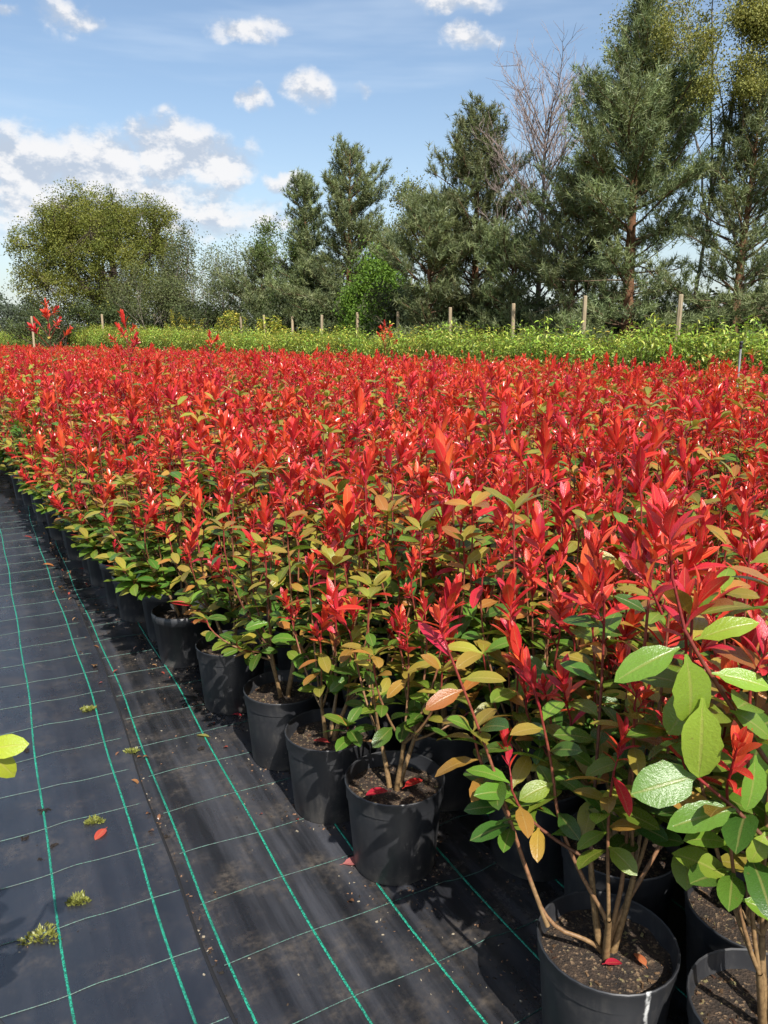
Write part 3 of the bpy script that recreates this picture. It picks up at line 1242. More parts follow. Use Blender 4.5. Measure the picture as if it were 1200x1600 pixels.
# the end of the outer row: bare forked stems over a sunlit pot
hero('potted_shrub', (0.455, 1.345), 'shrub with bare forked tan stems over its pot, white drip on the pot side', 1, drip=True,
     tips=[(-0.33, 0.10, 0.86), (-0.14, 0.09, 0.73), (0.05, 0.05, 1.02), (-0.01, 0.13, 0.93), (0.20, 0.09, 0.78), (0.10, -0.02, 0.90), (-0.02, -0.03, 0.66), (0.13, 0.16, 1.0), (-0.20, 0.05, 0.60), (-0.27, 0.12, 0.66), (0.02, 0.0, 0.78)],
     paths={0: [(0, 0, 0.22), (-0.03, -0.005, 0.262), (-0.12, 0.01, 0.285), (-0.165, 0.04, 0.40), (-0.21, 0.07, 0.54), (-0.26, 0.09, 0.68)],
            1: [(0, 0, 0.22), (0.005, 0.0, 0.30), (-0.055, 0.03, 0.39), (-0.10, 0.06, 0.50), (-0.11, 0.08, 0.60)],
            4: [(0.0, 0.0, 0.22), (0.015, 0.005, 0.30), (0.08, 0.03, 0.40), (0.15, 0.06, 0.52), (0.19, 0.08, 0.62)],
            2: [(0.0, 0.0, 0.22), (0.01, 0.0, 0.30), (0.03, 0.01, 0.42), (0.03, 0.03, 0.6), (0.045, 0.045, 0.8)],
            9: [(-0.12, 0.01, 0.285), (-0.165, 0.04, 0.40), (-0.2, 0.08, 0.5), (-0.25, 0.11, 0.58)]},
     nleaf=17, leaf_s=1.12, limes=0.16, bare=0.47)
hero('potted_shrub', (0.70, 1.17), 'shrub with big glossy lime leaves and a straight tan stem, beside the limed pot', 2,
     tips=[(-0.18, 0.06, 0.99), (-0.03, 0.05, 1.03), (-0.13, -0.02, 0.72), (0.06, 0.12, 0.85), (0.04, -0.02, 0.70), (0.10, 0.08, 1.0), (-0.10, 0.0, 0.90), (-0.15, 0.10, 0.68)],
     nleaf=12, leaf_s=1.28, limes=0.4, bare=0.5, reds=0.65)
hero('potted_shrub', (0.03, 1.95), 'shrub with two low scarlet leaves at its stem, pink fallen leaf by its pot', 3, lean=(0.03, 0.06), height=0.86, ntips=10, radius=0.2, nleaf=10,
     bare=0.40)
hero('potted_shrub', (-0.172, 2.225), 'shrub whose black pot has a green seedling growing at its foot', 4, lean=(0.05, 0.05), height=0.86, ntips=11, radius=0.2, bare=0.36, nleaf=10)
hero('potted_shrub', (-0.355, 2.525), 'shrub with several short pale stems, between the seedling pot and the sunlit leaning shrub', 5, lean=(0.0, 0.02), height=0.88, ntips=14, radius=0.23, nleaf=10)
hero('potted_shrub', (-0.62, 2.93), 'shrub with one bare tan stem leaning out over bare soil, red leaf by its pot', 6, lean=(-0.03, 0.0), height=0.86, ntips=12, radius=0.23, bare=0.40, nleaf=10)
hero('potted_shrub', (0.575, 1.66), 'shrub standing in shade just behind the limed pot', 7, height=0.93, ntips=12, radius=0.23, nleaf=11)
hero('potted_shrub', (0.80, 1.44), 'shrub packed behind the lime-leaved shrub, its pot in deep shade', 8, height=0.98, ntips=13, radius=0.23, limes=0.15, nleaf=11)
tall_u = [  # tall leaders: photo pixel of the tip, distance
    (72, 462, 6.9, 'tall shrub whose single red-topped leader rises highest, in front of the round oak'),
    (196, 484, 6.0, 'shrub with a dark tall leader and full red crown below the oak'),
    (328, 512, 8.6, 'shrub with a broad cluster of tall red tops, in front of the golden bushes'),
    (602, 496, 11.0, 'shrub with one thin leader ending in a round red tuft against the fence posts'),
    (498, 640, 4.3, 'shrub with a tall dark red stem and drooping speckled leaves amid the block')]

rf = random.Random(77)
cands = []
DU, DV = 0.345, 0.315
nv = int(10.6 / DV)
for iv in range(0, nv):
    for iu in range(-34, 205):
        u = iu * DU + (0.5 * DU if iv % 2 else 0) + rf.uniform(-0.035, 0.035)
        v = iv * DV + rf.uniform(-0.03, 0.03)
        if iv == 0 and (u < 1.35):
            continue
        p = field(u, v)
        if p.y < 0.95 or (p - Vector((0, 0, 0))).length < 1.0:
            continue
        if p.x > 0.56 * p.y + 0.75:
            continue
        if any((p.x - x) ** 2 + (p.y - y) ** 2 < 0.27 ** 2 for x, y in occupied):
            continue
        if p.x < -0.53 * p.y - 1.2:
            continue
        dist = math.hypot(p.x, p.y)
        cands.append((dist, p.x, p.y, iv, u))
cands.sort()
# pick the plants that carry the tall leaders
lead = {}
for (px, py, Y, lab) in tall_u:
    tip = at_depth(px, py, Y)
    bi = min((k for k in range(len(cands)) if k not in lead), key=lambda k: (cands[k][1] - tip.x) ** 2 + (cands[k][2] - tip.y) ** 2)
    lead[bi] = (tip, lab)

N_DETAIL = 30
N_IND = 292
far_pts = []
n_edge = -1
for k, (dist, x, y, iv, u) in enumerate(cands):
    rz = rf.uniform(0, 6.283)
    s = rf.uniform(0.87, 1.09) + (rf.uniform(0.08, 0.2) if rf.random() < 0.13 else 0)
    z = fab_z(x, y) - 0.001 if (x * math.cos(FA) + y * math.sin(FA)) < 3.0 else -0.012
    if k in lead:
        tip, lab = lead[k]
        lx = (tip.x - x, tip.y - y, tip.z - 0.16)
        P = design(900 + k, height=1.0, ntips=15, nleaf=8, leaders=[(lx,)])
        o = merged_shrub('potted_shrub', (x, y, z), 0.0, 0, k, 1.0, P)
        tag(o, lab, 'shrub', 'potted shrubs of the nursery block')
        continue
    if k >= N_IND:
        far_pts.append((x, y, -0.012, rz, s, rf.randrange(NVAR)))
        continue
    edge = iv == 0
    if k < N_DETAIL:
        P = design(200 + k, height=rf.uniform(0.92, 1.04) - (0.06 if edge else 0), ntips=13, nleaf=9, limes=0.07, leaf_s=1.18, lean=(-0.03, -0.02) if edge else (0, 0), side=5 if edge else 0)
        o = detailed_shrub('potted_shrub', (x, y, z), rz if not edge else 0.0, P, k)
    else:
        o = merged_shrub('potted_shrub', (x, y, z), 0.0 if edge else rz, rf.randrange(NVAR), k, s, None, edge)
    if edge:
        n_edge += 1
        tag(o, 'potted red-tipped shrub in the outer row, %s pot past the bare-soil leaning shrub' % ORD[n_edge], 'shrub', GROUP_EDGE)
    else:
        rw_ = ORD[iv]
        tag(o, 'potted red-tipped shrub in the %s row in from the fabric path' % rw_, 'shrub', 'red-tipped shrubs of the %s row in from the path' % rw_)


def gn_scatter(name, pts, meshes, mat_slot):
    """one object: points that carry whole plants (only for masses nobody could count)"""
    pa = np.array([p[:3] for p in pts], float)
    me = bpy.data.meshes.new(name)
    me.vertices.add(len(pa))
    me.vertices.foreach_set('co', pa.ravel())
    at = me.attributes.new('rz', 'FLOAT_VECTOR', 'POINT')
    at.data.foreach_set('vector', np.array([(0, 0, p[3]) for p in pts]).ravel())
    at = me.attributes.new('sc', 'FLOAT_VECTOR', 'POINT')
    at.data.foreach_set('vector', np.array([(1, 1, p[4]) if len(p) < 7 else (p[6], p[6], p[4]) for p in pts], float).ravel())
    at = me.attributes.new('pick', 'INT', 'POINT')
    at.data.foreach_set('value', np.array([p[5] for p in pts], np.int32))
    for mm in mat_slot:
        me.materials.append(mm)
    o = obj(name, me)
    ng = bpy.data.node_groups.new(name + '_scatter', 'GeometryNodeTree')
    ng.interface.new_socket('Geometry', in_out='INPUT', socket_type='NodeSocketGeometry')
    ng.interface.new_socket('Geometry', in_out='OUTPUT', socket_type='NodeSocketGeometry')
    gi = ng.nodes.new('NodeGroupInput')
    go = ng.nodes.new('NodeGroupOutput')
    iop = ng.nodes.new('GeometryNodeInstanceOnPoints')
    jn = ng.nodes.new('GeometryNodeJoinGeometry')
    for mesh in reversed(meshes):
        src = bpy.data.objects.new(mesh.name + '_source', mesh)
        oi = ng.nodes.new('GeometryNodeObjectInfo')
        oi.inputs['Object'].default_value = src
        g2i = ng.nodes.new('GeometryNodeGeometryToInstance')
        ng.links.new(oi.outputs['Geometry'], g2i.inputs[0])
        ng.links.new(g2i.outputs[0], jn.inputs[0])

    def na(nm, typ):
        nd = ng.nodes.new('GeometryNodeInputNamedAttribute')
        nd.data_type = typ
        nd.inputs[0].default_value = nm
        return [s for s in nd.outputs if s.enabled][0]
    ng.links.new(gi.outputs[0], iop.inputs['Points'])
    ng.links.new(jn.outputs[0], iop.inputs['Instance'])
    iop.inputs['Pick Instance'].default_value = True
    ng.links.new(na('pick', 'INT'), iop.inputs['Instance Index'])
    ng.links.new(na('rz', 'FLOAT_VECTOR'), iop.inputs['Rotation'])
    ng.links.new(na('sc', 'FLOAT_VECTOR'), iop.inputs['Scale'])
    ng.links.new(iop.outputs[0], go.inputs[0])
    md = o.modifiers.new('scatter', 'NODES')
    md.node_group = ng
    return o


def far_variant(P):
    g = foliage_geo(P, K_LO)
    for (i, m) in P['shoots']:
        for (k, li, lm) in SHOOTS[i]['leaves']:
            it = K_LO[k].items[li]
            add_leaf(g, it[0], m @ lm, it[1], it[2])
    for (st, rd, c1, c2) in P['stems']:
        tube(g, st, rd, 3, c1, c2)
    return g.mesh('red_shrub', M['leaf_far'])


fv = [far_variant(v[0]) for v in VARS]
o = gn_scatter('red_shrubs', far_pts, fv, [M['leaf_far']])
tag(o, 'dense far mass of red-topped shrubs reaching to the green hedge', 'shrubs', None, 'stuff')


# ------------------------------------------------------------------ green hedge behind the block
def laurel_mesh(seed, h, w_, n, pal, st=4, leafl=(0.09, 0.135), drop=0.4):
    r = random.Random('laurel%s' % seed)
    leaves = [Leaf(random.Random('ll%d' % i), ratio=0.30, fold=0.3, curl=0.7, stations=st, petiole=0.1) for i in range(5)]
    gs, gl = Geo(), Geo()
    ns = 14
    per = n // ns
    for k in range(ns):
        f = (k + 0.5) / ns
        a = k * 2.4 + r.uniform(-.3, .3)
        rad = w_ * math.sqrt(f)
        tp = (math.cos(a) * rad, math.sin(a) * rad, h * r.uniform(0.78, 1.04) - 0.12 * f)
        st_ = bez((math.cos(a) * .04, math.sin(a) * .04, 0), (tp[0] * .5, tp[1] * .5, h * .3), (tp[0] * .9, tp[1] * .9, h * .65), tp, 7)
        tube(gs, st_, np.linspace(0.011, 0.003, 7), 4, (0.10, 0.09, 0.04), (0.22, 0.25, 0.05))
        aa = r.uniform(0, 6)
        for j in range(per):
            f2 = 0.22 + 0.78 * (j + r.random()) / per
            i = min(5, int(f2 * 6))
            p = st_[i] * (1 - (f2 * 6 - i)) + st_[min(6, i + 1)] * (f2 * 6 - i)
            aa += 2.4 + r.uniform(-.4, .4)
            el = r.uniform(-0.2, 0.8) if f2 > .85 else r.uniform(-0.6, 0.5)
            d = (math.cos(aa) * math.cos(el), math.sin(aa) * math.cos(el), math.sin(el))
            c = jit(r, r.choice(pal), 0.2)
            if f2 > 0.88:
                c = tuple(x * 1.25 for x in c)
            add_leaf(gl, r.choice(leaves), frame(p, d, (0, 0, 1), r.uniform(-.6, .6), r.uniform(*leafl)), c, tuple(x * 1.15 for x in c))
    return gs, gl


PAL_L = [(0.17, 0.27, 0.034), (0.25, 0.34, 0.04), (0.12, 0.21, 0.03), (0.38, 0.42, 0.08), (0.19, 0.29, 0.036)]
PAL_Y = [(0.26, 0.29, 0.036), (0.36, 0.33, 0.05), (0.17, 0.22, 0.03), (0.42, 0.35, 0.06)]
lv = []
for i in range(5):
    gs, gl = laurel_mesh(i, 1.38 + 0.05 * (i % 3), 0.30, 420, PAL_L)
    lv.append((gs.mesh('stem', M['stem']), gl.mesh('foliage', M['hedge_leaf'])))
rh = random.Random(21)
far_l = []
n_ind = 0
for iv in range(5):
    for iu in range(-16, 290):
        u = iu * 0.47 + rh.uniform(-.08, .08)
        v = 11.1 + iv * 0.46 + rh.uniform(-.07, .07)
        p = field(u, v)
        if p.y < 3 or p.x > 0.55 * p.y + 1.2 or p.x < -0.55 * p.y - 2:
            continue
        dist = math.hypot(p.x, p.y)
        sc = rh.uniform(0.86, 1.14) * (1.17 + 0.10 * min(1, max(0, (dist - 14) / 16)) + 0.45 * min(1, max(0, (dist - 30) / 30)))
        rz = rh.uniform(0, 6.28)
        if dist < 21 and iv in (0, 1, 4):
            o = empty('laurel_shrub', (p.x, p.y, -0.012), rz)
            ms, mf = lv[rh.randrange(5)]
            obj('stem', ms, o)
            stuff(obj('foliage', mf, o))
            o.scale = (1, 1, sc)
            if iv == 4:
                tag(o, 'light green leafy shrub in the back of the hedge, next to the fence posts', 'shrub', 'hedge shrubs next to the fence posts')
            else:
                tag(o, 'light green leafy shrub in the front of the hedge, next to the red block', 'shrub', 'hedge shrubs next to the red block')
            n_ind += 1
        else:
            far_l.append((p.x, p.y, -0.012, rz, sc, rh.randrange(5)))


def joined_variant(seed, h, w_, n, pal, name):
    gs, gl = laurel_mesh(seed, h, w_, n, pal)
    for i in range(len(gs.v)):
        gl.add(gs.v[i], gs.q[i] - gs.q[i].min(), None, gs.c[i])
    return gl.mesh(name, M['hedge_leaf'])


lf = [joined_variant(20 + i, 1.42 + 0.05 * (i % 3), 0.32, 330, PAL_L if i < 2 else PAL_L + PAL_Y, 'hedge_shrub') for i in range(5)]
o = gn_scatter('green_hedge_shrubs', far_l, lf, [M['hedge_leaf']])
tag(o, 'long far mass of yellow-green shrubs between the red block and the posts', 'hedge', None, 'stuff')

# golden bushes and other taller bushes at the far left of the hedge
for (px, top, Y, wpx, pal, lab) in [
        (285, 484, 33, 60, PAL_Y, 'golden yellow bush in front of the sandy heap'),
        (360, 482, 30, 52, PAL_Y, 'pale golden feathery bush left of the dense post run'),
        (425, 494, 27, 50, PAL_Y, 'bright yellow low bush right of the pale golden feathery one'),
        (40, 500, 40, 80, PAL_Y, 'yellow-green bush at the foot of the hazy far trees'),
        (205, 500, 38, 70, PAL_L, 'green bush below the round oak')]:
    d = ray(px, 520)
    Y = d.y * (13.55 + ORG.dot(EV)) / (d.x * EV.x + d.y * EV.y)
    tp = at_depth(px, top, Y)
    gs, gl = laurel_mesh(str(px), tp.z, wpx / 1202 * Y / 2, 1500, pal, 4, (0.13, 0.22))
    root = empty('garden_bush', (tp.x, tp.y, -0.05))
    obj('stem', gs.mesh('stem', M['stem']), root)
    stuff(obj('foliage', gl.mesh('foliage', M['hedge_leaf']), root))
    tag(root, lab, 'bush')

# sandy heap
g = Geo()
hp = at_depth(252, 503, 70)
rr = np.random.RandomState(4)
vs, qs = [(0, 0, hp.z)], []
ts = []
for k in range(1, 7):
    for j in range(18):
        a = 6.2832 * j / 18
        f = k / 6
        vs.append((4.6 * f * math.cos(a) * (1 + rr.uniform(-.08, .08)), 1.6 * f * math.sin(a), hp.z * (1 - f ** 1.5) + rr.uniform(-.06, .06) - (0.15 if k == 6 else 0)))
for j in range(18):
    ts.append((0, 1 + j, 1 + (j + 1) % 18))
for k in range(5):
    for j in range(18):
        a, b = 1 + k * 18 + j, 1 + k * 18 + (j + 1) % 18
        qs.append((a, a + 18, b + 18, b))
g.add(vs, qs, ts)
tag(obj('sand_heap', g.mesh('sand_heap', M['sand']), None, None, (hp.x, hp.y, 0)), 'low beige heap of sand behind the golden bushes', 'heap')

# ------------------------------------------------------------------ fence posts and sprinkler
POSTS = [(1062, 460), (915, 462), (803, 474), (705, 480), (622, 487), (557, 488), (502, 492), (457, 495), (414, 492), (378, 495), (319, 491), (242, 491), (160, 491), (49, 494)]
rp = random.Random(8)
for i, (px, py) in enumerate(POSTS):
    d = ray(px, 535)
    # meet the post line (parallel to the block, 13.7 m from its outer row)
    t_ = (13.7 + ORG.dot(EV)) / (d.x * EV.x + d.y * EV.y)
    Y = d.y * t_
    if i >= 10:
        Y = [46, 50, 52, 50][i - 10]
    tp = at_depth(px, py, Y)
    g = Geo()
    w0 = 0.05 if i < 10 else 0.065
    h = tp.z + 0.05
    zs = [0, h * 0.5, h - 0.02, h]
    ws = [w0, w0 * 1.02, w0 * 0.98, w0 * 0.8]
    v = []
    for z, ww in zip(zs, ws):
        c = ww * 0.35
        for (a, b) in [(-ww, -c), (-c, -ww), (c, -ww), (ww, -c), (ww, c), (c, ww), (-c, ww), (-ww, c)]:
            v.append((a + 0.004 * rp.uniform(-1, 1), b, z))
    q = [(k * 8 + j, k * 8 + (j + 1) % 8, (k + 1) * 8 + (j + 1) % 8, (k + 1) * 8 + j) for k in range(3) for j in range(8)]
    q += [(24, 25, 30, 31), (25, 26, 29, 30), (26, 27, 28, 29)]
    g.add(v, q)
    o = obj('fence_post', g.mesh('fence_post', M['wood'], False), None, None, (tp.x, tp.y, -0.05))
    o.rotation_euler = (rp.uniform(-.02, .02), rp.uniform(-.02, .02), rp.uniform(0, 1.5))
    tag(o, 'pale fence post ' + ['in front of the tallest pine, right of its trunk', 'in front of the bushy pine right of the bare tree',
        'in front of the low spreading pine under the bare tree', 'in front of the pine with the open top', 'right of the thin leader with the round red tuft',
        'left of the thin leader with the round red tuft', 'below the taller twin-topped pine', 'below the shorter twin-topped pine', 'below the dark low pine',
        'beside the pale golden feathery bush', 'below the thin twiggy half-bare tree', 'next to the sandy heap', 'in front of the oak trunk', 'at the outer edge of the oak, by the tallest red leader'][i], 'post', 'fence posts behind the hedge')

bp = at_depth(1152, 600, 9.0)
tp = at_depth(1153, 536, 9.0)
root = empty('sprinkler_riser', (bp.x, bp.y, -0.012))
g = Geo()
tube(g, [(0, 0, 0), (0.004, 0, 0.7), (0, 0, tp.z - 0.03)], [0.013, 0.013, 0.012], 10, (0.25, 0.26, 0.27))
obj('riser_pipe', g.mesh('riser_pipe', M['grey_pipe']), root)
g = lathe([(0.0, tp.z - 0.05), (0.017, tp.z - 0.05), (0.019, tp.z - 0.02), (0.012, tp.z), (0.022, tp.z + 0.01), (0.02, tp.z + 0.03), (0.0, tp.z + 0.035)], 14)
obj('sprinkler_head', g.mesh('sprinkler_head', M['black_plastic']), root)
tag(root, 'thin grey irrigation riser with black head between red block and hedge', 'sprinkler')


# ------------------------------------------------------------------ trees
def tri_leaves(g, pos, dirs, sizes, cols, ratio, rs):
    """many small diamond leaves at once"""
    n = len(pos)
    y = dirs / (np.linalg.norm(dirs, axis=1, keepdims=True) + 1e-9)
    rnd = rs.normal(size=(n, 3))
    x = np.cross(y, rnd)
    x /= np.linalg.norm(x, axis=1, keepdims=True) + 1e-9
    z = np.cross(x, y)
    s = sizes[:, None]
    p0 = pos
    p1 = pos + y * s * 0.5 + x * s * ratio * 0.5 + z * s * 0.08
    p2 = pos + y * s
    p3 = pos + y * s * 0.5 - x * s * ratio * 0.5 + z * s * 0.08
    v = np.stack([p0, p1, p2, p3], 1).reshape(-1, 3)
    q = np.arange(n * 4).reshape(-1, 4)
    c = np.repeat(cols, 4, axis=0)
    a = np.tile(np.array([0.5, 1, 0.5, 1.0]), n)
    g.add(v, q, None, np.hstack([c, a[:, None]]))


def needles(g, pos, axes, rs, n, length, width, cols):
    """tufts: n thin needles around each axis"""
    k = len(pos)
    ax = axes / (np.linalg.norm(axes, axis=1, keepdims=True) + 1e-9)
    d = rs.normal(size=(k, n, 3)) * 0.55 + ax[:, None, :] * 0.75
    d /= np.linalg.norm(d, axis=2, keepdims=True)
    st = pos[:, None, :] + ax[:, None, :] * rs.uniform(-0.10, 0.10, (k, n, 1))
    L = length * rs.uniform(0.7, 1.25, (k, n, 1))
    side = np.cross(d, rs.normal(size=(k, n, 3)))
    side /= np.linalg.norm(side, axis=2, keepdims=True) + 1e-9
    v = np.stack([st - side * width / 2, st + side * width / 2, st + d * L + side * width * .2], 2).reshape(-1, 3)
    t_ = np.arange(k * n * 3).reshape(-1, 3)
    c = np.repeat(cols * rs.uniform(0.8, 1.2, (k, 1)), n * 3, axis=0)
    g.add(v, None, t_, np.hstack([c, np.full((len(c), 1), 0.5)]))


def rot_about(v, axis, a):
    axis = axis / (np.linalg.norm(axis) + 1e-9)
    return v * math.cos(a) + np.cross(axis, v) * math.sin(a) + axis * np.dot(axis, v) * (1 - math.cos(a))


def limb(r, p, d, length, n=5, wob=0.12, lift=0.0):
    pts = [np.array(p, float)]
    d = np.array(d, float)
    for _ in range(n - 1):
        d = d + np.array([r.gauss(0, wob), r.gauss(0, wob), r.gauss(0, wob) + lift])
        d /= np.linalg.norm(d)
        pts.append(pts[-1] + d * length / (n - 1))
    return np.array(pts), d


def pine(name, base, h, w_, seed, label, crown_from=0.12, dens=1.0, pal=None, shape='cone', bark=(0.20, 0.105, 0.06), tuft=0.19):
    r = random.Random('pine%d' % seed)
    rs = np.random.RandomState(seed)
    gt, gc = Geo(), Geo()
    lean = (r.uniform(-.03, .03) * h, r.uniform(-.02, .02) * h)
    tr = np.array([(lean[0] * t_ ** 2 + 0.05 * math.sin(4 * t_ + seed), lean[1] * t_ ** 2, h * t_) for t_ in np.linspace(0, 1, 12)])
    r0 = 0.018 * h
    tube(gt, tr, r0 * (1 - np.linspace(0, 1, 12)) ** 0.9 + 0.012, 9, bark, (0.30, 0.15, 0.075))
    pal = pal or [(0.16, 0.195, 0.08), (0.19, 0.225, 0.09), (0.14, 0.175, 0.08), (0.215, 0.24, 0.11)]
    P_, A_, C_ = [], [], []
    z = crown_from * h
    while z < h * 0.985:
        f = (z / h - crown_from) / (1 - crown_from)
        if shape == 'cone':
            prof = (1 - f) ** 0.68 * (0.84 + 0.16 * math.sin(11 * f + seed)) * (0.85 + 0.15 * min(1, f * 4)) + 0.07
        else:
            prof = math.sqrt(max(0, 1 - (2 * f - 0.85) ** 2 * 0.8)) * (0.8 + 0.2 * math.sin(11 * f + seed))
        nb = r.randint(5, 7)
        prof *= r.uniform(0.68, 1.18)
        a0 = r.uniform(0, 6.28)
        for b in range(nb):
            a = a0 + b * 6.283 / nb + r.uniform(-.35, .35)
            L = w_ * 0.5 * prof * r.uniform(0.45, 1.2)
            if L < 0.12:
                L = 0.12
            t_ = z / h
            p = np.array([lean[0] * t_ ** 2 + 0.05 * math.sin(4 * t_ + seed), lean[1] * t_ ** 2, z + r.uniform(-.12, .12)])
            el = r.uniform(0.05, 0.45) + 0.5 * f - (0.25 if f < 0.25 else 0)
            d = np.array([math.cos(a) * math.cos(el), math.sin(a) * math.cos(el), math.sin(el)])
            bpnt, dd = limb(r, p, d, L, 6, 0.10, 0.05)
            tube(gt, bpnt, np.linspace(0.012 + 0.012 * L, 0.006, 6), 4, (0.16, 0.10, 0.065), (0.20, 0.13, 0.075))
            ns = max(4, int(L * 5.2 * dens))
            for s_ in range(ns):
                ff = 0.28 + 0.72 * (s_ + r.random()) / ns
                i = min(4, int(ff * 5))
                q = bpnt[i] * (1 - (ff * 5 - i)) + bpnt[i + 1] * (ff * 5 - i)
                sl = L * 0.36 * (1.15 - ff) + 0.30
                sd = rot_about(dd, np.array([0, 0, 1.0]), r.choice([-1, 1]) * r.uniform(0.3, 1.2))
                sd = sd + np.array([0, 0, r.uniform(-.15, .4)])
                sp, sdd = limb(r, q, sd / np.linalg.norm(sd), sl, 3, 0.12, 0.08)
                if r.random() < 0.5:
                    tube(gt, sp, [0.006, 0.005, 0.003], 3, (0.19, 0.13, 0.08))
                nt = max(2, int(sl / 0.13))
                c0 = np.array(r.choice(pal)) * r.uniform(0.8, 1.2)
                for e in range(nt):
                    f3 = (e + 0.6) / nt
                    P_.append(sp[0] * (1 - f3) + sp[2] * f3 + np.array([r.gauss(0, .07), r.gauss(0, .07), r.gauss(0, .06)]))
                    A_.append(sdd + np.array([r.gauss(0, .35), r.gauss(0, .35), 0.35]))
                    C_.append(c0)
        z += (0.26 + 0.16 * (1 - f)) * r.uniform(0.8, 1.2)
    P_, A_, C_ = np.array(P_), np.array(A_), np.array(C_)
    needles(gc, P_, A_, rs, 15, tuft, 0.014 + 0.0004 * base[1], C_)
    # a few dead lower branches
    for _ in range(10):
        a, zz = r.uniform(0, 6.28), h * r.uniform(0.06, crown_from + 0.25)
        bpnt, dd = limb(r, (0, 0, zz), (math.cos(a), math.sin(a), r.uniform(-.25, .2)), w_ * 0.5 * r.uniform(.3, .75), 5, 0.16)
        tube(gt, bpnt, np.linspace(0.022, 0.005, 5), 4, (0.22, 0.16, 0.11))
        for _ in range(4):
            i = r.randint(1, 4)
            b2, _d = limb(r, bpnt[i], dd + np.array([r.gauss(0, .6), r.gauss(0, .6), r.gauss(0, .4)]), r.uniform(.3, .8), 4, .2)
            tube(gt, b2, np.linspace(0.008, 0.003, 4), 3, (0.24, 0.18, 0.13))
    root = empty(name, base)
    obj('trunk', gt.mesh('trunk', M['bark']), root)
    stuff(obj('crown', gc.mesh('crown', M['needle'], False), root))
    tag(root, label, 'tree')
    return root


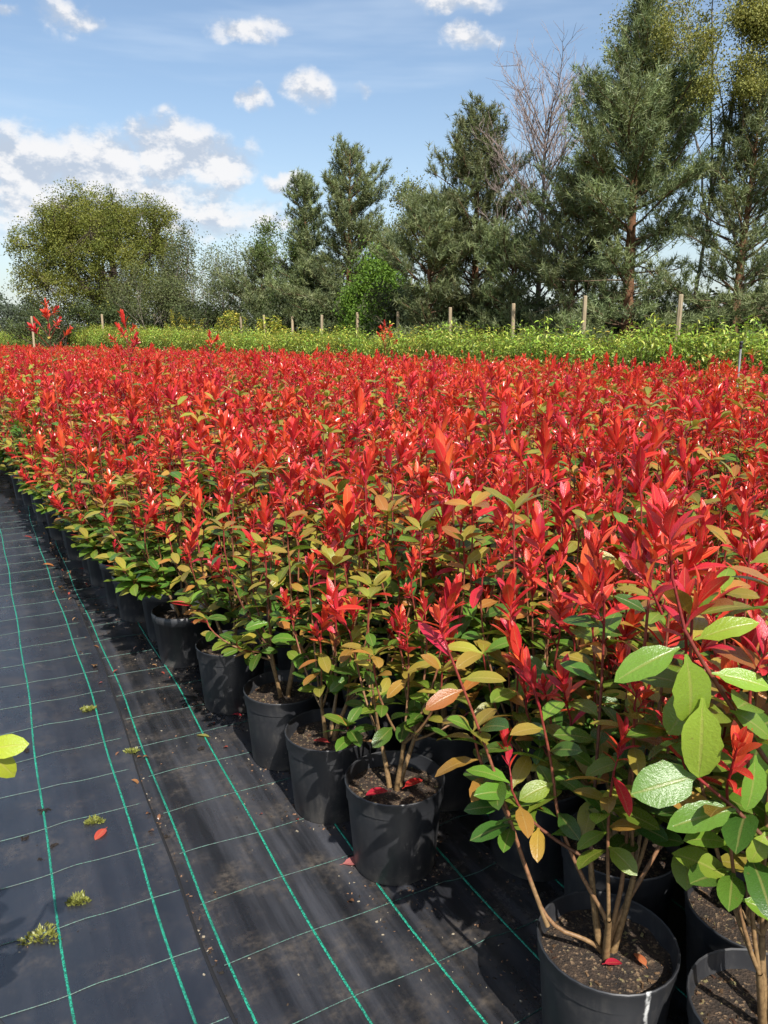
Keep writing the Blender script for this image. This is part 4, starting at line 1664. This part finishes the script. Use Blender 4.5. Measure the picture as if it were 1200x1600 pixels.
def broadleaf(name, base, h, w_, seed, label, pal, leaf=0.16, nleaf=16000, trunk_f=0.2, bark=(0.14, 0.11, 0.085), levels=4, upright=0.35, clump=0.5, droop=0.0, rmul=1.0, leafy=True, ratio=0.6, fill=0.0, squat=None):
    """recursive limbs; leaves cluster round the twig ends"""
    r = random.Random('tree%d' % seed)
    rs = np.random.RandomState(seed)
    gt, gc = Geo(), Geo()
    tips = []
    cz = h * (trunk_f + (1 - trunk_f) * 0.5)
    rz_ = h * (1 - trunk_f) * 0.5
    rx = w_ * 0.5

    def inside(p):
        return (p[0] / rx) ** 2 + (p[1] / rx) ** 2 + ((p[2] - cz) / rz_) ** 2

    def grow(p, d, L, rad, lev):
        n = 5
        pts, dd = limb(r, p, d, L, n, 0.13 if lev else 0.05, 0.03 * upright - droop * (lev >= 2) * 0.12)
        rad = max(rad, 0.009)
        tube(gt, pts, np.linspace(rad, rad * 0.55, n), 7 if lev == 0 else (5 if lev < 3 else 3), bark, tuple(x * 1.15 for x in bark))
        if lev >= levels:
            tips.append((pts[-1], dd))
            tips.append((pts[2], dd))
            return
        nb = r.randint(4, 5) if lev == 0 else r.randint(3, 4)
        for b in range(nb):
            f = r.uniform(0.45, 1.0) if b else 1.0
            i = min(n - 2, int(f * (n - 1)))
            u = f * (n - 1) - i
            q = pts[i] * (1 - u) + pts[min(n - 1, i + 1)] * u
            ang = r.uniform(0.35, 0.95) if b else r.uniform(0.05, 0.35)
            perp = np.cross(dd, np.array([r.gauss(0, 1), r.gauss(0, 1), r.gauss(0, 1)]))
            nd = rot_about(dd, perp, ang)
            nd = nd + np.array([0, 0, upright * 0.35 - droop * (lev >= 1) * 0.5])
            nd /= np.linalg.norm(nd)
            L2 = L * r.uniform(0.55, 0.85)
            e = q + nd * L2
            k = inside(e)
            if k > 1.05:
                L2 *= max(0.25, 1.0 / k)
            grow(q, nd, L2, rad * r.uniform(0.42, 0.62), lev + 1)
    if trunk_f < 0.08:   # several stems from the ground
        for _ in range(5):
            a = r.uniform(0, 6.28)
            grow((r.uniform(-.2, .2) * rx, r.uniform(-.2, .2) * rx, 0), (math.cos(a) * .35, math.sin(a) * .35, 1), h * 0.42, 0.012 * h * rmul, 1)
    else:
        pts0 = (0, 0, -0.05)
        grow(pts0, (0.02, 0, 1), h * (trunk_f + 0.16), 0.026 * h * rmul, 0)
    tp = np.array([t_[0] for t_ in tips])
    lo, hi = np.percentile(tp[:, :2], 3, axis=0), np.percentile(tp[:, :2], 97, axis=0)
    fz = (h - clump * 0.6) / tp[:, 2].max()
    fx = min(1.8, max(0.5, (w_ - clump * 1.2) / (hi - lo).max()))
    shift = -(hi + lo) / 2 * fx
    hmax = tp[:, 2].max()

    def fit(v):
        v = v * np.array([fx, fx, fz])
        k_ = np.clip(v[:, 2:3] / (h * 0.6), 0, 1) ** 1.5
        v[:, :2] += shift * k_
        e_ = np.sqrt((v[:, 0] / rx) ** 2 + (v[:, 1] / rx) ** 2 + ((v[:, 2] - cz) / rz_) ** 2)
        f_ = np.where(e_ > 0.93, (0.93 + 0.25 * (1 - np.exp(-(e_ - 0.93)))) / np.maximum(e_, 1e-6), 1.0)
        up_ = v[:, 2] > h * max(trunk_f, 0.1)
        c_ = np.array([0, 0, cz])
        return np.where(up_[:, None], c_ + (v - c_) * f_[:, None], v)
    gt.v = [fit(v) for v in gt.v]
    tips = [(fit(t_[0][None])[0], t_[1]) for t_ in tips]
    root = empty(name, base)
    if leafy:
        tp = np.array([t_[0] for t_ in tips])
        td = np.array([t_[1] for t_ in tips])
        if fill:
            nf = int(len(tp) * fill)
            dirs = rs.normal(size=(nf, 3))
            dirs /= np.linalg.norm(dirs, axis=1, keepdims=True)
            rad = rs.uniform(0.5, 0.98, (nf, 1))
            pf = dirs * rad * np.array([rx, rx, rz_]) * (0.95 + 0.10 * np.sin(dirs[:, :1] * 7 + seed) * np.sin(dirs[:, 2:] * 6)) + np.array([0, 0, cz])
            pf = pf[pf[:, 2] > h * trunk_f * 0.5]
            # each filler clump hangs on a twig to the nearest limb tip
            for pnt in pf:
                j = int(np.argmin(((tp - pnt) ** 2).sum(1)))
                mid = (tp[j] + pnt) / 2 + np.array([0, 0, -0.1])
                tube(gt, [tp[j], mid, pnt], [0.02, 0.014, 0.006], 3, bark)
            tp = np.vstack([tp, pf])
            td = np.vstack([td, dirs[:len(pf)]])
        per = max(3, nleaf // len(tp))
        k = len(tp)
        ccol = np.array([pal[i] for i in rs.randint(0, len(pal), k)]) * rs.uniform(0.75, 1.25, (k, 1))
        ball = rs.normal(size=(k * per, 3))
        ball *= (rs.uniform(0, 1, (k * per, 1)) ** 0.45) / (np.linalg.norm(ball, axis=1, keepdims=True) + 1e-9)
        pos = np.repeat(tp, per, 0) + ball * clump * np.array([1.05, 1.05, 0.85]) * np.repeat(rs.uniform(0.45, 1.4, (k, 1)), per, 0)
        dirs = np.repeat(td, per, 0) * 0.3 + rs.normal(size=(k * per, 3)) + np.array([0, 0, -droop])
        cols = np.repeat(ccol, per, 0) * rs.uniform(0.8, 1.2, (k * per, 1))
        sizes = leaf * rs.uniform(0.6, 1.3, k * per)
        tri_leaves(gc, pos, dirs, sizes, cols, ratio, rs)
    obj('trunk', gt.mesh('trunk', M['bark']), root)
    if leafy:
        stuff(obj('crown', gc.mesh('crown', M['tree_leaf'], False), root))
    tag(root, label, 'tree')
    return root


def bare_tree(name, base, h, w_, seed, label):
    r = random.Random('bare%d' % seed)
    gt = Geo()
    c1, c2 = (0.25, 0.21, 0.19), (0.34, 0.275, 0.255)
    tr = np.array([(0.10 * math.sin(2.2 * t_), 0.06 * math.sin(3 * t_), h * t_) for t_ in np.linspace(0, 1, 12)])
    tube(gt, tr, np.linspace(0.13, 0.012, 12), 8, (0.22, 0.16, 0.12), c2)
    root = empty(name, base)
    tk = obj('trunk', gt.mesh('trunk', M['bark']), root)
    gb = Geo()
    for k in range(64):
        f = 0.30 + 0.66 * (k + r.random()) / 64
        i = min(10, int(f * 11))
        q = tr[i] * (1 - (f * 11 - i)) + tr[i + 1] * (f * 11 - i)
        a = k * 2.4 + r.uniform(-.4, .4)
        L = w_ * 0.5 * (0.55 + 0.75 * math.sin(min(1, (f - 0.22) / 0.5) * 1.57) * (1.25 - f)) * r.uniform(0.9, 1.5) + 0.25
        el = r.uniform(0.30, 0.80) + 0.30 * f
        b1, d1 = limb(r, q, (math.cos(a) * math.cos(el), math.sin(a) * math.cos(el), math.sin(el)), L, 6, 0.10, 0.10)
        tube(gb, b1, np.linspace(0.026, 0.007, 6), 5, c1, c2)
        for e in range(9):
            ff = 0.25 + 0.75 * (e + r.random()) / 9
            j = min(4, int(ff * 5))
            q2 = b1[j] * (1 - (ff * 5 - j)) + b1[j + 1] * (ff * 5 - j)
            d2 = d1 + np.array([r.gauss(0, .5), r.gauss(0, .5), r.gauss(0.1, .3)])
            b2, d2 = limb(r, q2, d2 / np.linalg.norm(d2), L * r.uniform(.22, .45), 4, 0.14, 0.08)
            tube(gb, b2, np.linspace(0.010, 0.005, 4), 3, c2)
            for t3 in range(4):
                d3 = d2 + np.array([r.gauss(0, .5), r.gauss(0, .5), r.gauss(0.1, .35)])
                b3, _d = limb(r, b2[r.randint(1, 3)], d3 / np.linalg.norm(d3), L * r.uniform(.10, .24), 3, 0.14, 0.05)
                tube(gb, b3, [0.006, 0.005, 0.003], 3, c2)
    stuff(obj('crown', gb.mesh('crown', M['bark']), root))
    tag(root, label, 'tree')
    return root


def spot(px, top, Y, wpx):
    tp = at_depth(px, top, Y)
    return (tp.x, tp.y, -0.05), tp.z + 0.05, wpx / 1202.0 * Y


OAK = [(0.135, 0.15, 0.026), (0.16, 0.17, 0.03), (0.11, 0.13, 0.024), (0.185, 0.185, 0.036)]
PALE = [(0.13, 0.16, 0.06), (0.16, 0.185, 0.07), (0.11, 0.14, 0.055)]
BRIGHT = [(0.12, 0.22, 0.028), (0.16, 0.27, 0.035), (0.10, 0.19, 0.025)]
BIRCH = [(0.16, 0.175, 0.04), (0.20, 0.20, 0.05), (0.13, 0.15, 0.035)]
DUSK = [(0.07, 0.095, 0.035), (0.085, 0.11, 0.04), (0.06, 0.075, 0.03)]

b, h, w_ = spot(150, 284, 60, 262)
broadleaf('oak_tree', b, h, w_, 31, 'big round olive-green oak standing apart behind the hedge', OAK, 0.135, 120000, 0.10, levels=4, upright=0.12, clump=0.85, fill=2.6)
b, h, w_ = spot(296, 342, 50, 120)
broadleaf('young_tree', b, h, w_, 32, 'slender grey-green tree with pale bare trunks, right next to the round oak', PALE, 0.11, 12000, 0.05, (0.26, 0.23, 0.19), levels=4, upright=0.6, clump=0.6, rmul=0.7)
b, h, w_ = spot(362, 362, 47, 120)
broadleaf('young_tree', b, h, w_, 33, 'thin twiggy half-bare tree between the slender grey-green one and the dark low pine', PALE, 0.10, 8000, 0.05, (0.24, 0.21, 0.18), levels=4, upright=0.6, clump=0.6, rmul=0.7)
b, h, w_ = spot(232, 400, 48, 130)
broadleaf('young_tree', b, h, w_, 34, 'low grey-green thicket tree against the right side of the oak', PALE, 0.11, 13000, 0.05, (0.2, 0.18, 0.14), levels=4, upright=0.3, clump=0.7, rmul=0.7)
b, h, w_ = spot(405, 402, 44, 150)
pine('pine_tree', b, h, w_, 41, 'dark low pine beside the twiggy half-bare tree', 0.1, 1.0, shape='round')
b, h, w_ = spot(446, 326, 38, 110)
broadleaf('birch_tree', b, h, w_, 35, 'light green birch with white trunk at the foot of the twin-topped pines', [(0.11, 0.17, 0.045), (0.14, 0.19, 0.06)], 0.10, 14000, 0.22, (0.42, 0.40, 0.36), levels=4, upright=0.4, clump=0.55, rmul=0.55)
b, h, w_ = spot(478, 288, 37, 190)
pine('pine_tree', b, h, w_, 42, 'shorter of the twin-topped pines, next to the light green birch', 0.08, 1.1)
b, h, w_ = spot(540, 240, 35, 260)
pine('pine_tree', b, h, w_, 43, 'taller of the twin-topped pines, its tip with blunt tufts', 0.06, 1.15)
b, h, w_ = spot(592, 372, 31, 115)
broadleaf('young_tree', b, h, w_, 36, 'bright fresh green leafy tree between the twin-topped pines and next pine', BRIGHT, 0.12, 18000, 0.06, levels=4, upright=0.3, clump=0.6, rmul=0.6, fill=0.3)
b, h, w_ = spot(645, 276, 34, 120)
broadleaf('birch_tree', b, h, w_, 37, 'pale feathery birch top showing between the pines', BIRCH, 0.09, 13000, 0.3, (0.38, 0.36, 0.32), levels=4, upright=0.35, clump=0.55, droop=0.2, rmul=0.5)
b, h, w_ = spot(745, 168, 27, 280)
pine('pine_tree', b, h, w_, 44, 'pine with a narrow open top left of the bare tree', 0.05, 1.2)
b, h, w_ = spot(672, 318, 26, 230)
pine('pine_tree', b, h, w_, 45, 'broad bushy lower pine in front of the pale birch top', 0.04, 1.25, shape='round')
b, h, w_ = spot(850, 168, 26, 165)
bare_tree('bare_tree', b, h, w_, 38, 'leafless tree with fine pinkish twigs between the pines')
b, h, w_ = spot(1012, 6, 21.5, 400)
pine('pine_tree', b, h, w_, 46, 'tallest dense pine with a straight reddish trunk', 0.13, 1.2)
b, h, w_ = spot(905, 285, 22.5, 230)
pine('pine_tree', b, h, w_, 47, 'lower bushy pine right of the bare tree', 0.05, 1.25, shape='round')
b, h, w_ = spot(800, 390, 24.5, 210)
pine('pine_tree', b, h, w_, 49, 'low spreading pine under the bare tree', 0.05, 1.2, shape='round')
b, h, w_ = spot(1115, -110, 22.6, 330)
broadleaf('birch_tree', b, h, w_, 39, 'tall birch with hanging yellow-green sprays above the right-hand pine', [(0.24, 0.245, 0.06), (0.28, 0.27, 0.07), (0.20, 0.215, 0.055)], 0.06, 85000, 0.35, (0.34, 0.31, 0.27), levels=5, upright=0.25, clump=0.42, droop=0.35, rmul=0.3, fill=0.1)
b, h, w_ = spot(1186, 120, 20.5, 330)
pine('pine_tree', b, h, w_, 48, 'pine with a dark reddish trunk under the hanging birch sprays', 0.14, 1.15)

# shaded undergrowth behind the posts
ru = random.Random(63)
UND = [(455, 455, 36, 120), (530, 462, 34, 110), (640, 452, 29, 120), (720, 460, 27, 130), (800, 468, 26, 120), (870, 470, 25, 130), (950, 465, 24, 130), (1060, 470, 23.5, 150), (1140, 462, 23, 140), (1230, 455, 22, 140),
       (330, 470, 47, 130), (250, 468, 52, 120), (180, 470, 57, 120), (90, 474, 56, 120)]
UNDL = ['at the foot of the light green birch', 'at the foot of the taller twin-topped pine', 'below the pale birch top', 'below the pine with the open top', 'below the low spreading pine',
        'at the foot of the bare tree', 'left of the tallest pine trunk', 'right of the tallest pine trunk', 'below the pine with the dark reddish trunk', 'right of the dark reddish pine trunk',
        'between the twiggy half-bare tree and the slender one', 'below the slender grey-green tree', 'under the right half of the oak', 'under the left half of the oak']
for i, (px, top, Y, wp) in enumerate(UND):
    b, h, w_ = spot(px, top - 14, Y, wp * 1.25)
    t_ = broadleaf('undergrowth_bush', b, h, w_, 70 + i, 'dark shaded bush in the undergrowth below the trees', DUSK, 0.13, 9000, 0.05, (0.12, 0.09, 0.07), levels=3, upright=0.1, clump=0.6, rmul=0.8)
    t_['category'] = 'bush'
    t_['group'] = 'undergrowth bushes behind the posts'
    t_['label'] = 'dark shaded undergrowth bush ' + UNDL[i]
for i, (px, top, Y, wp) in enumerate([(10, 452, 120, 90), (-40, 445, 125, 110), (52, 470, 130, 70), (-110, 450, 128, 120)]):
    b, h, w_ = spot(px, top, Y, wp)
    t_ = broadleaf('distant_tree', b, h, w_, 90 + i, 'small hazy blue-green tree far behind the left side of the oak', [(0.09, 0.12, 0.075), (0.11, 0.14, 0.09)], 0.4, 3500, 0.05, (0.2, 0.19, 0.17), levels=3, upright=0.3, clump=1.4)  # leaf colours carry a blue-green cast painted in for distance haze
    t_['group'] = 'distant trees beside the oak'

# ------------------------------------------------------------------ small things on the fabric
def fallen(px, py, L, kind, idx, rot, label, col=None, roll=0.0, name='fallen_leaf', curl=0.5):
    p = ground_at(px, py)
    r = random.Random('fall%d%d' % (px, py))
    lf_ = Leaf(r, ratio=0.46, fold=0.25, curl=curl, stations=9, petiole=0.16)
    base = col or K_HI[kind].items[idx][1]
    g = Geo()
    g.add(lf_.v * L, lf_.q, None, leaf_cols(lf_, base, tuple(x * 0.85 for x in base)), along=lf_.av)
    z = fab_z(p.x, p.y)
    zmin = float((lf_.v * L)[:, 2].min())
    o = obj(name, g.mesh(name, M['leaf']), None, None, (p.x, p.y, z - zmin + 0.001))
    o.rotation_euler = (0, roll, rot)
    tag(o, label, 'leaf')
    return o


PINK = (0.60, 0.22, 0.19)
fallen(531, 1350, 0.078, 'r', 0, R(-75), 'pale pink fallen leaf at the foot of a pot', PINK, curl=0.1)
fallen(168, 1296, 0.062, 'r', 0, R(165), 'red fallen leaf with its stalk on the fabric near moss tufts', (0.55, 0.06, 0.05), curl=0.3)
fallen(330, 1152, 0.062, 'l', 0, R(75), 'yellow-green fallen leaf on a green thread', (0.50, 0.50, 0.14), curl=0.05, roll=0.25)
fallen(362, 1121, 0.045, 'r', 0, R(-80), 'bright red fallen leaf beside the leaning shrub pot', (0.60, 0.05, 0.05))
fallen(65, 888, 0.08, 'o', 0, R(-70), 'orange fallen leaf lying far along the fabric path', (0.50, 0.16, 0.06))
fallen(122, 894, 0.07, 'r', 0, R(-80), 'dull red fallen leaf lying far along the fabric path', (0.42, 0.06, 0.05))
fallen(247, 990, 0.06, 'o', 0, R(40), 'curled tan fallen leaf beside the outer row of pots', (0.45, 0.22, 0.09), curl=0.9)
fallen(265, 1010, 0.05, 'o', 0, R(-80), 'brown fallen leaf right by the outer row of pots', (0.30, 0.10, 0.05), curl=0.8)
fallen(147, 1050, 0.06, 'o', 0, R(15), 'crumpled brown fallen leaf beside the fabric seam', (0.36, 0.17, 0.07), curl=1.0)
fallen(96, 925, 0.06, 'o', 0, R(30), 'small brown fallen leaf on the second green thread far along the path', (0.34, 0.14, 0.07), curl=0.9)
fallen(36, 843, 0.07, 'r', 0, R(-80), 'dark red fallen leaf near the far end of the path', (0.40, 0.06, 0.05))

# two low scarlet leaves and a maroon leaf on the soil of the near pots; leaves on soil of the limed pot
for (x, y, z, rot, L, c, lab) in [
        (0.02, 1.885, 0.262, 1.9, 0.075, (0.60, 0.035, 0.03), 'scarlet leaf on the pot soil above the pink fallen leaf, tip towards the path'),
        (0.05, 1.90, 0.26, -1.0, 0.07, (0.55, 0.03, 0.03), 'scarlet leaf on the pot soil above the pink fallen leaf, tip towards the block'),
        (-0.165, 2.165, 0.25, 1.2, 0.06, (0.34, 0.03, 0.05), 'maroon leaf lying on the soil of the seedling pot'),
        (0.525, 1.30, 0.238, 0.3, 0.045, (0.55, 0.14, 0.07), 'orange-red leaf lying on the soil of the limed pot'),
        (0.435, 1.305, 0.238, -1.4, 0.045, (0.55, 0.03, 0.04), 'thin crimson leaf lying on the soil under the forked stems'),
        (0.66, 1.10, 0.24, 0.8, 0.06, (0.62, 0.20, 0.16), 'pink leaf lying on the soil of the lime-leaved shrub')]:
    r = random.Random('sl%f' % x)
    lf_ = Leaf(r, ratio=0.42, fold=0.3, curl=0.35, stations=9, petiole=0.14)
    g = Geo()
    g.add(lf_.v * L, lf_.q, None, leaf_cols(lf_, c, tuple(k * 0.9 for k in c)), along=lf_.av)
    zz = fab_z(x, y)
    o = obj('fallen_leaf', g.mesh('fallen_leaf', M['leaf']), None, None, (x, y, z + zz - 0.004))
    o.rotation_euler = (R(12) if z > 0.255 else R(3), 0, rot)
    tag(o, lab, 'leaf')

# moss tufts
for (px, py, rad, lab) in [(66, 1466, 0.03, 'largest yellow-green moss tuft lying on the fabric'), (122, 1413, 0.017, 'round moss tuft on a thin thread, right of the largest moss tuft'),
                           (147, 1286, 0.015, 'flat little moss tuft just above the red fallen leaf with stalk'), (138, 1111, 0.016, 'pale weed sprig growing out of the fabric seam'), (206, 1177, 0.013, 'tiny pale weed sprig at the seam')]:
    p = ground_at(px, py)
    r = random.Random('moss%d' % px)
    rs = np.random.RandomState(px)
    g = Geo()
    n = 260
    a = rs.uniform(0, 6.28, n)
    rr_ = rad * np.sqrt(rs.uniform(0, 1, n)) * (1 + 0.4 * np.sin(3 * a + px))
    pos = np.stack([rr_ * np.cos(a) * 1.35, rr_ * np.sin(a), np.full(n, -0.001)], -1)
    dirs = np.stack([np.cos(a) * 0.7, np.sin(a) * 0.7, np.full(n, 0.8)], -1) + rs.normal(size=(n, 3)) * .4
    dirs[:, 2] = np.abs(dirs[:, 2])
    cols = np.array([(0.20, 0.21, 0.05)]) * rs.uniform(0.5, 1.7, (n, 1))
    tri_leaves(g, pos, dirs, rs.uniform(0.006, 0.017, n), cols, 0.4, rs)
    o = obj('moss_tuft', g.mesh('moss_tuft', M['hedge_leaf'], False), None, None, (p.x, p.y, fab_z(p.x, p.y)))
    tag(o, lab, 'moss')

# green seedling at the foot of a pot
p = ground_at(444, 1194)
root = empty('seedling', (p.x, p.y, fab_z(p.x, p.y)))
g = Geo()
tube(g, [(0, 0, -0.002), (0.003, 0, 0.02), (0.0, 0.004, 0.042)], [0.0016, 0.0014, 0.001], 5, (0.12, 0.2, 0.05))
obj('stem', g.mesh('stem', M['stem']), root)
for k in range(7):
    a = k * 2.4
    m = frame((0, 0, 0.012 + 0.005 * k), (math.cos(a), math.sin(a), 0.45), (0, 0, 1), 0, 0.026)
    obj('leaf', K_HI['l'].mesh(k % 9), root, m)
tag(root, 'tiny bright green seedling on the fabric against a pot foot', 'seedling')

# clods of soil that can be told apart
rc = random.Random(17)
for (px, py, s, lab) in [(68, 1270, 0.014, 'dark soil clod sitting on the leftmost green thread'), (42, 1174, 0.012, 'dark soil clod beside the lime leaf poking in'),
                         (38, 1312, 0.011, 'dark soil clod left of the red fallen leaf with stalk'), (85, 1325, 0.010, 'small dark clod on the green thread below the larger clod'),
                         (314, 1170, 0.014, 'brown soil clod right below the yellow-green fallen leaf'), (259, 1307, 0.009, 'tiny dark clod lying on the fabric seam'),
                         (63, 1345, 0.007, 'crumb of dark soil between the two clods by the thread')]:
    p = ground_at(px, py)
    g = Geo()
    for _ in range(14):
        chip_geo(g, rc, rc.gauss(0, s * .5), rc.gauss(0, s * .5), rc.uniform(-0.001, s * .35), s * rc.uniform(.25, .6), (0.03, 0.024, 0.02))
    tag(obj('soil_clod', g.mesh('soil_clod', M['crumb'], False), None, None, (p.x, p.y, fab_z(p.x, p.y))), lab, 'clod')

# scattered crumbs, grit and litter
g = Geo()
pal = [(0.05, 0.035, 0.025), (0.11, 0.075, 0.05), (0.03, 0.025, 0.02), (0.26, 0.15, 0.09), (0.35, 0.30, 0.22)]
for _ in range(2600):
    if rc.random() < 0.6:       # along the pots and in the gap of the row
        u, v = rc.uniform(-1.4, 8), -abs(rc.gauss(0, 0.16)) - 0.02
        if u < 0.3:
            u, v = rc.uniform(-0.75, -0.05), rc.uniform(-0.2, 0.25)
        q = field(u, v)
    elif rc.random() < 0.35:
        yy = rc.uniform(0.8, 6)
        xx = SEAM + rc.gauss(0, 0.012)
        q = Vector((xx * math.cos(FA) - yy * math.sin(FA), xx * math.sin(FA) + yy * math.cos(FA), 0))
    else:
        q = Vector((rc.uniform(-3.2, 0.6), rc.uniform(1.0, 7.0), 0))
    if any((q.x - x) ** 2 + (q.y - y) ** 2 < 0.12 ** 2 for x, y in occupied):
        continue
    chip_geo(g, rc, q.x, q.y, fab_z(q.x, q.y) - 0.0005, rc.uniform(0.0012, 0.0042) * (1.6 if rc.random() < 0.06 else 1), rc.choice(pal))
for _ in range(900):            # spilled compost gathered round the pot feet
    (x_, y_) = rc.choice(occupied[:1] + occupied[2:6] * 2 + [(c_[1], c_[2]) for c_ in cands if c_[3] == 0][:8])
    a_ = rc.uniform(0, 6.28)
    rr_ = 0.116 + abs(rc.gauss(0, 0.028))
    qx, qy = x_ + rr_ * math.cos(a_), y_ + rr_ * math.sin(a_)
    chip_geo(g, rc, qx, qy, fab_z(qx, qy) - 0.0005, rc.uniform(0.0012, 0.005), rc.choice(pal))
o = obj('soil_crumbs', g.mesh('soil_crumbs', M['crumb'], False))
tag(o, 'fine soil crumbs and litter strewn over the black fabric', 'crumbs', None, 'stuff')

# the lime-leaved shrub's bough of large leaves, hanging out over the limed pot
bough = [o_ for o_ in bpy.data.objects if o_.get('label', '').startswith('shrub with big glossy lime')][0]
org = Vector(bough.location)


def rel(px, py, Y):
    return at_depth(px, py, Y) - org


g = Geo()
pts = [(0.0, 0.0, 0.45), tuple(rel(1255, 1250, 1.13)), tuple(rel(1195, 1185, 1.14)), tuple(rel(1140, 1100, 1.15)), tuple(rel(1098, 1035, 1.16)), tuple(rel(1070, 985, 1.17)), tuple(rel(1050, 900, 1.18))]
tube(g, pts, [0.005, 0.0046, 0.0042, 0.0038, 0.0034, 0.003, 0.0022], 6, C_STEM, C_REDSTEM)
tube(g, [tuple(rel(1195, 1310, 1.13)), tuple(rel(1150, 1265, 1.14)), tuple(rel(1090, 1215, 1.15))], [0.004, 0.0034, 0.0028], 6, C_STEM, C_REDSTEM)
tube(g, [(0.0, 0.0, 0.40), tuple(rel(1240, 1345, 1.13)), tuple(rel(1195, 1310, 1.13))], [0.004, 0.004, 0.004], 6, C_STEM, C_STEM)
bo = obj('bough', g.mesh('bough', M['stem']), bough)
for i, (ax_, ay_, bx_, by_, Y, up_, rt) in enumerate([
        (1072, 1022, 1090, 1145, 1.13, (0.1, -0.9, 0.35), 0.52), (1098, 1090, 1094, 1228, 1.12, (-0.2, -0.9, 0.3), 0.44), (1062, 1012, 955, 1062, 1.14, (0.1, -0.5, 0.8), 0.42),
        (1090, 1212, 985, 1240, 1.13, (0.1, -0.7, 0.65), 0.62), (1112, 1052, 1212, 1072, 1.13, (0, -0.6, 0.8), 0.40), (1085, 1000, 1190, 965, 1.17, (0, -0.5, 0.8), 0.36),
        (1180, 1180, 1172, 1276, 1.12, (0.2, -0.9, 0.3), 0.46), (1150, 1265, 1040, 1290, 1.13, (0, -0.5, 0.85), 0.42), (1110, 1060, 1035, 1150, 1.16, (-0.3, -0.6, 0.7), 0.5),
        (1195, 1300, 1175, 1355, 1.12, (0, -0.9, 0.4), 0.6), (1140, 1110, 1215, 1150, 1.14, (0.2, -0.6, 0.7), 0.5)]):
    a_, e_ = rel(ax_, ay_, Y), rel(bx_, by_, Y - 0.02)
    lf_ = Leaf(random.Random('big%d' % i), ratio=rt, fold=0.2, curl=0.4, stations=11, petiole=0.1, wav=0.03)
    c = [(0.22, 0.34, 0.036), (0.27, 0.38, 0.04), (0.16, 0.29, 0.034), (0.12, 0.23, 0.034)][i % 4]
    g = Geo()
    g.add(lf_.v, lf_.q, None, leaf_cols(lf_, c, tuple(k_ * 1.1 for k_ in c)), along=lf_.av)
    obj('leaf', g.mesh('leaf', M['leaf']), bo, frame(a_, e_ - a_, up_, 0.0, (e_ - a_).length * 0.97))
for k_, (px_, py_, Y) in enumerate([(1050, 905, 1.18), (1068, 985, 1.17), (1035, 960, 1.18)]):
    so = obj('red_shoot', shoot_stem_mesh(k_ + 2), bough, Matrix.Translation(rel(px_, py_, Y)) @ Matrix.Rotation((-0.15, 0.4, -0.5)[k_], 4, 'Y'))
    for (k2, li, lm) in SHOOTS[k_ + 2]['leaves']:
        obj('leaf', K_HI[k2].mesh(li), so, lm)

# dry leaf scraps blown against the pots and along the seam
g = Geo()
scrap = [Leaf(random.Random('scrap%d' % i), ratio=0.5, fold=0.4, curl=1.0, stations=5) for i in range(5)]
for _ in range(70):
    if rc.random() < 0.6:
        q = field(rc.uniform(-1.0, 6.5), -0.14 - abs(rc.gauss(0, 0.05)))
    else:
        yy, xx = rc.uniform(1.2, 6.5), SEAM + rc.gauss(0, 0.03)
        q = Vector((xx * math.cos(FA) - yy * math.sin(FA), xx * math.sin(FA) + yy * math.cos(FA), 0))
    a_ = rc.uniform(0, 6.28)
    lf_ = rc.choice(scrap)
    sz_ = rc.uniform(0.012, 0.032)
    c = rc.choice([(0.36, 0.17, 0.07), (0.26, 0.12, 0.06), (0.45, 0.26, 0.12), (0.4, 0.08, 0.05)])
    add_leaf(g, lf_, frame((q.x, q.y, fab_z(q.x, q.y) + 0.001 - float(lf_.v[:, 2].min()) * sz_ * 0.8), (math.cos(a_), math.sin(a_), 0), (0, 0, 1), 0, sz_), c, c)
tag(obj('leaf_litter', g.mesh('leaf_litter', M['leaf_far'])), 'tiny dry brown leaf scraps strewn along the seam and pot feet', 'litter', None, 'stuff')

# a shrub of the neighbouring bed reaches in with its lime leaves
b = ground_at(18, 1168, 0.62)
P = design(55, height=0.72, ntips=5, radius=0.12, nleaf=7, limes=0.9, reds=0.0,
           tips=[(0.02, 0.05, 0.66), (-0.05, 0.1, 0.72), (-0.06, -0.05, 0.70), (0.0, 0.0, 0.76)])
lp = at_depth(-30, 1165, 1.05)
root = detailed_shrub('potted_shrub', (lp.x - 0.16, lp.y - 0.02, fab_z(lp.x - 0.16, lp.y - 0.02)), 0, P, 2)
stem = [c for c in root.children if c.name.startswith('stem')][0]
for (px, py, qx, qy, sz) in [(-28, 1172, 40, 1162, 0.07), (-22, 1168, 22, 1214, 0.055)]:
    a_ = at_depth(px, py, 1.05) - root.location
    e_ = at_depth(qx, qy, 1.05) - root.location
    g = Geo()
    tube(g, bez((0, 0, 0.4), (0.03, 0, 0.5), tuple(a_ * 0.9), tuple(a_), 6), [0.003] * 6, 5, C_STEM)
    obj('twig', g.mesh('twig', M['stem']), root)
    lf_ = Leaf(random.Random(px), ratio=0.5, fold=0.12, curl=0.3, stations=9)
    g = Geo()
    g.add(lf_.v, lf_.q, None, leaf_cols(lf_, (0.42, 0.46, 0.03), (0.36, 0.44, 0.03)), along=lf_.av)
    obj('leaf', g.mesh('leaf', M['leaf']), root, frame(a_, (e_ - a_), (0.15, -0.75, 0.65), 0.0, (e_ - a_).length * 1.06))
tag(root, 'low shrub across the path with lime-yellow leaves reaching over the fabric', 'shrub')
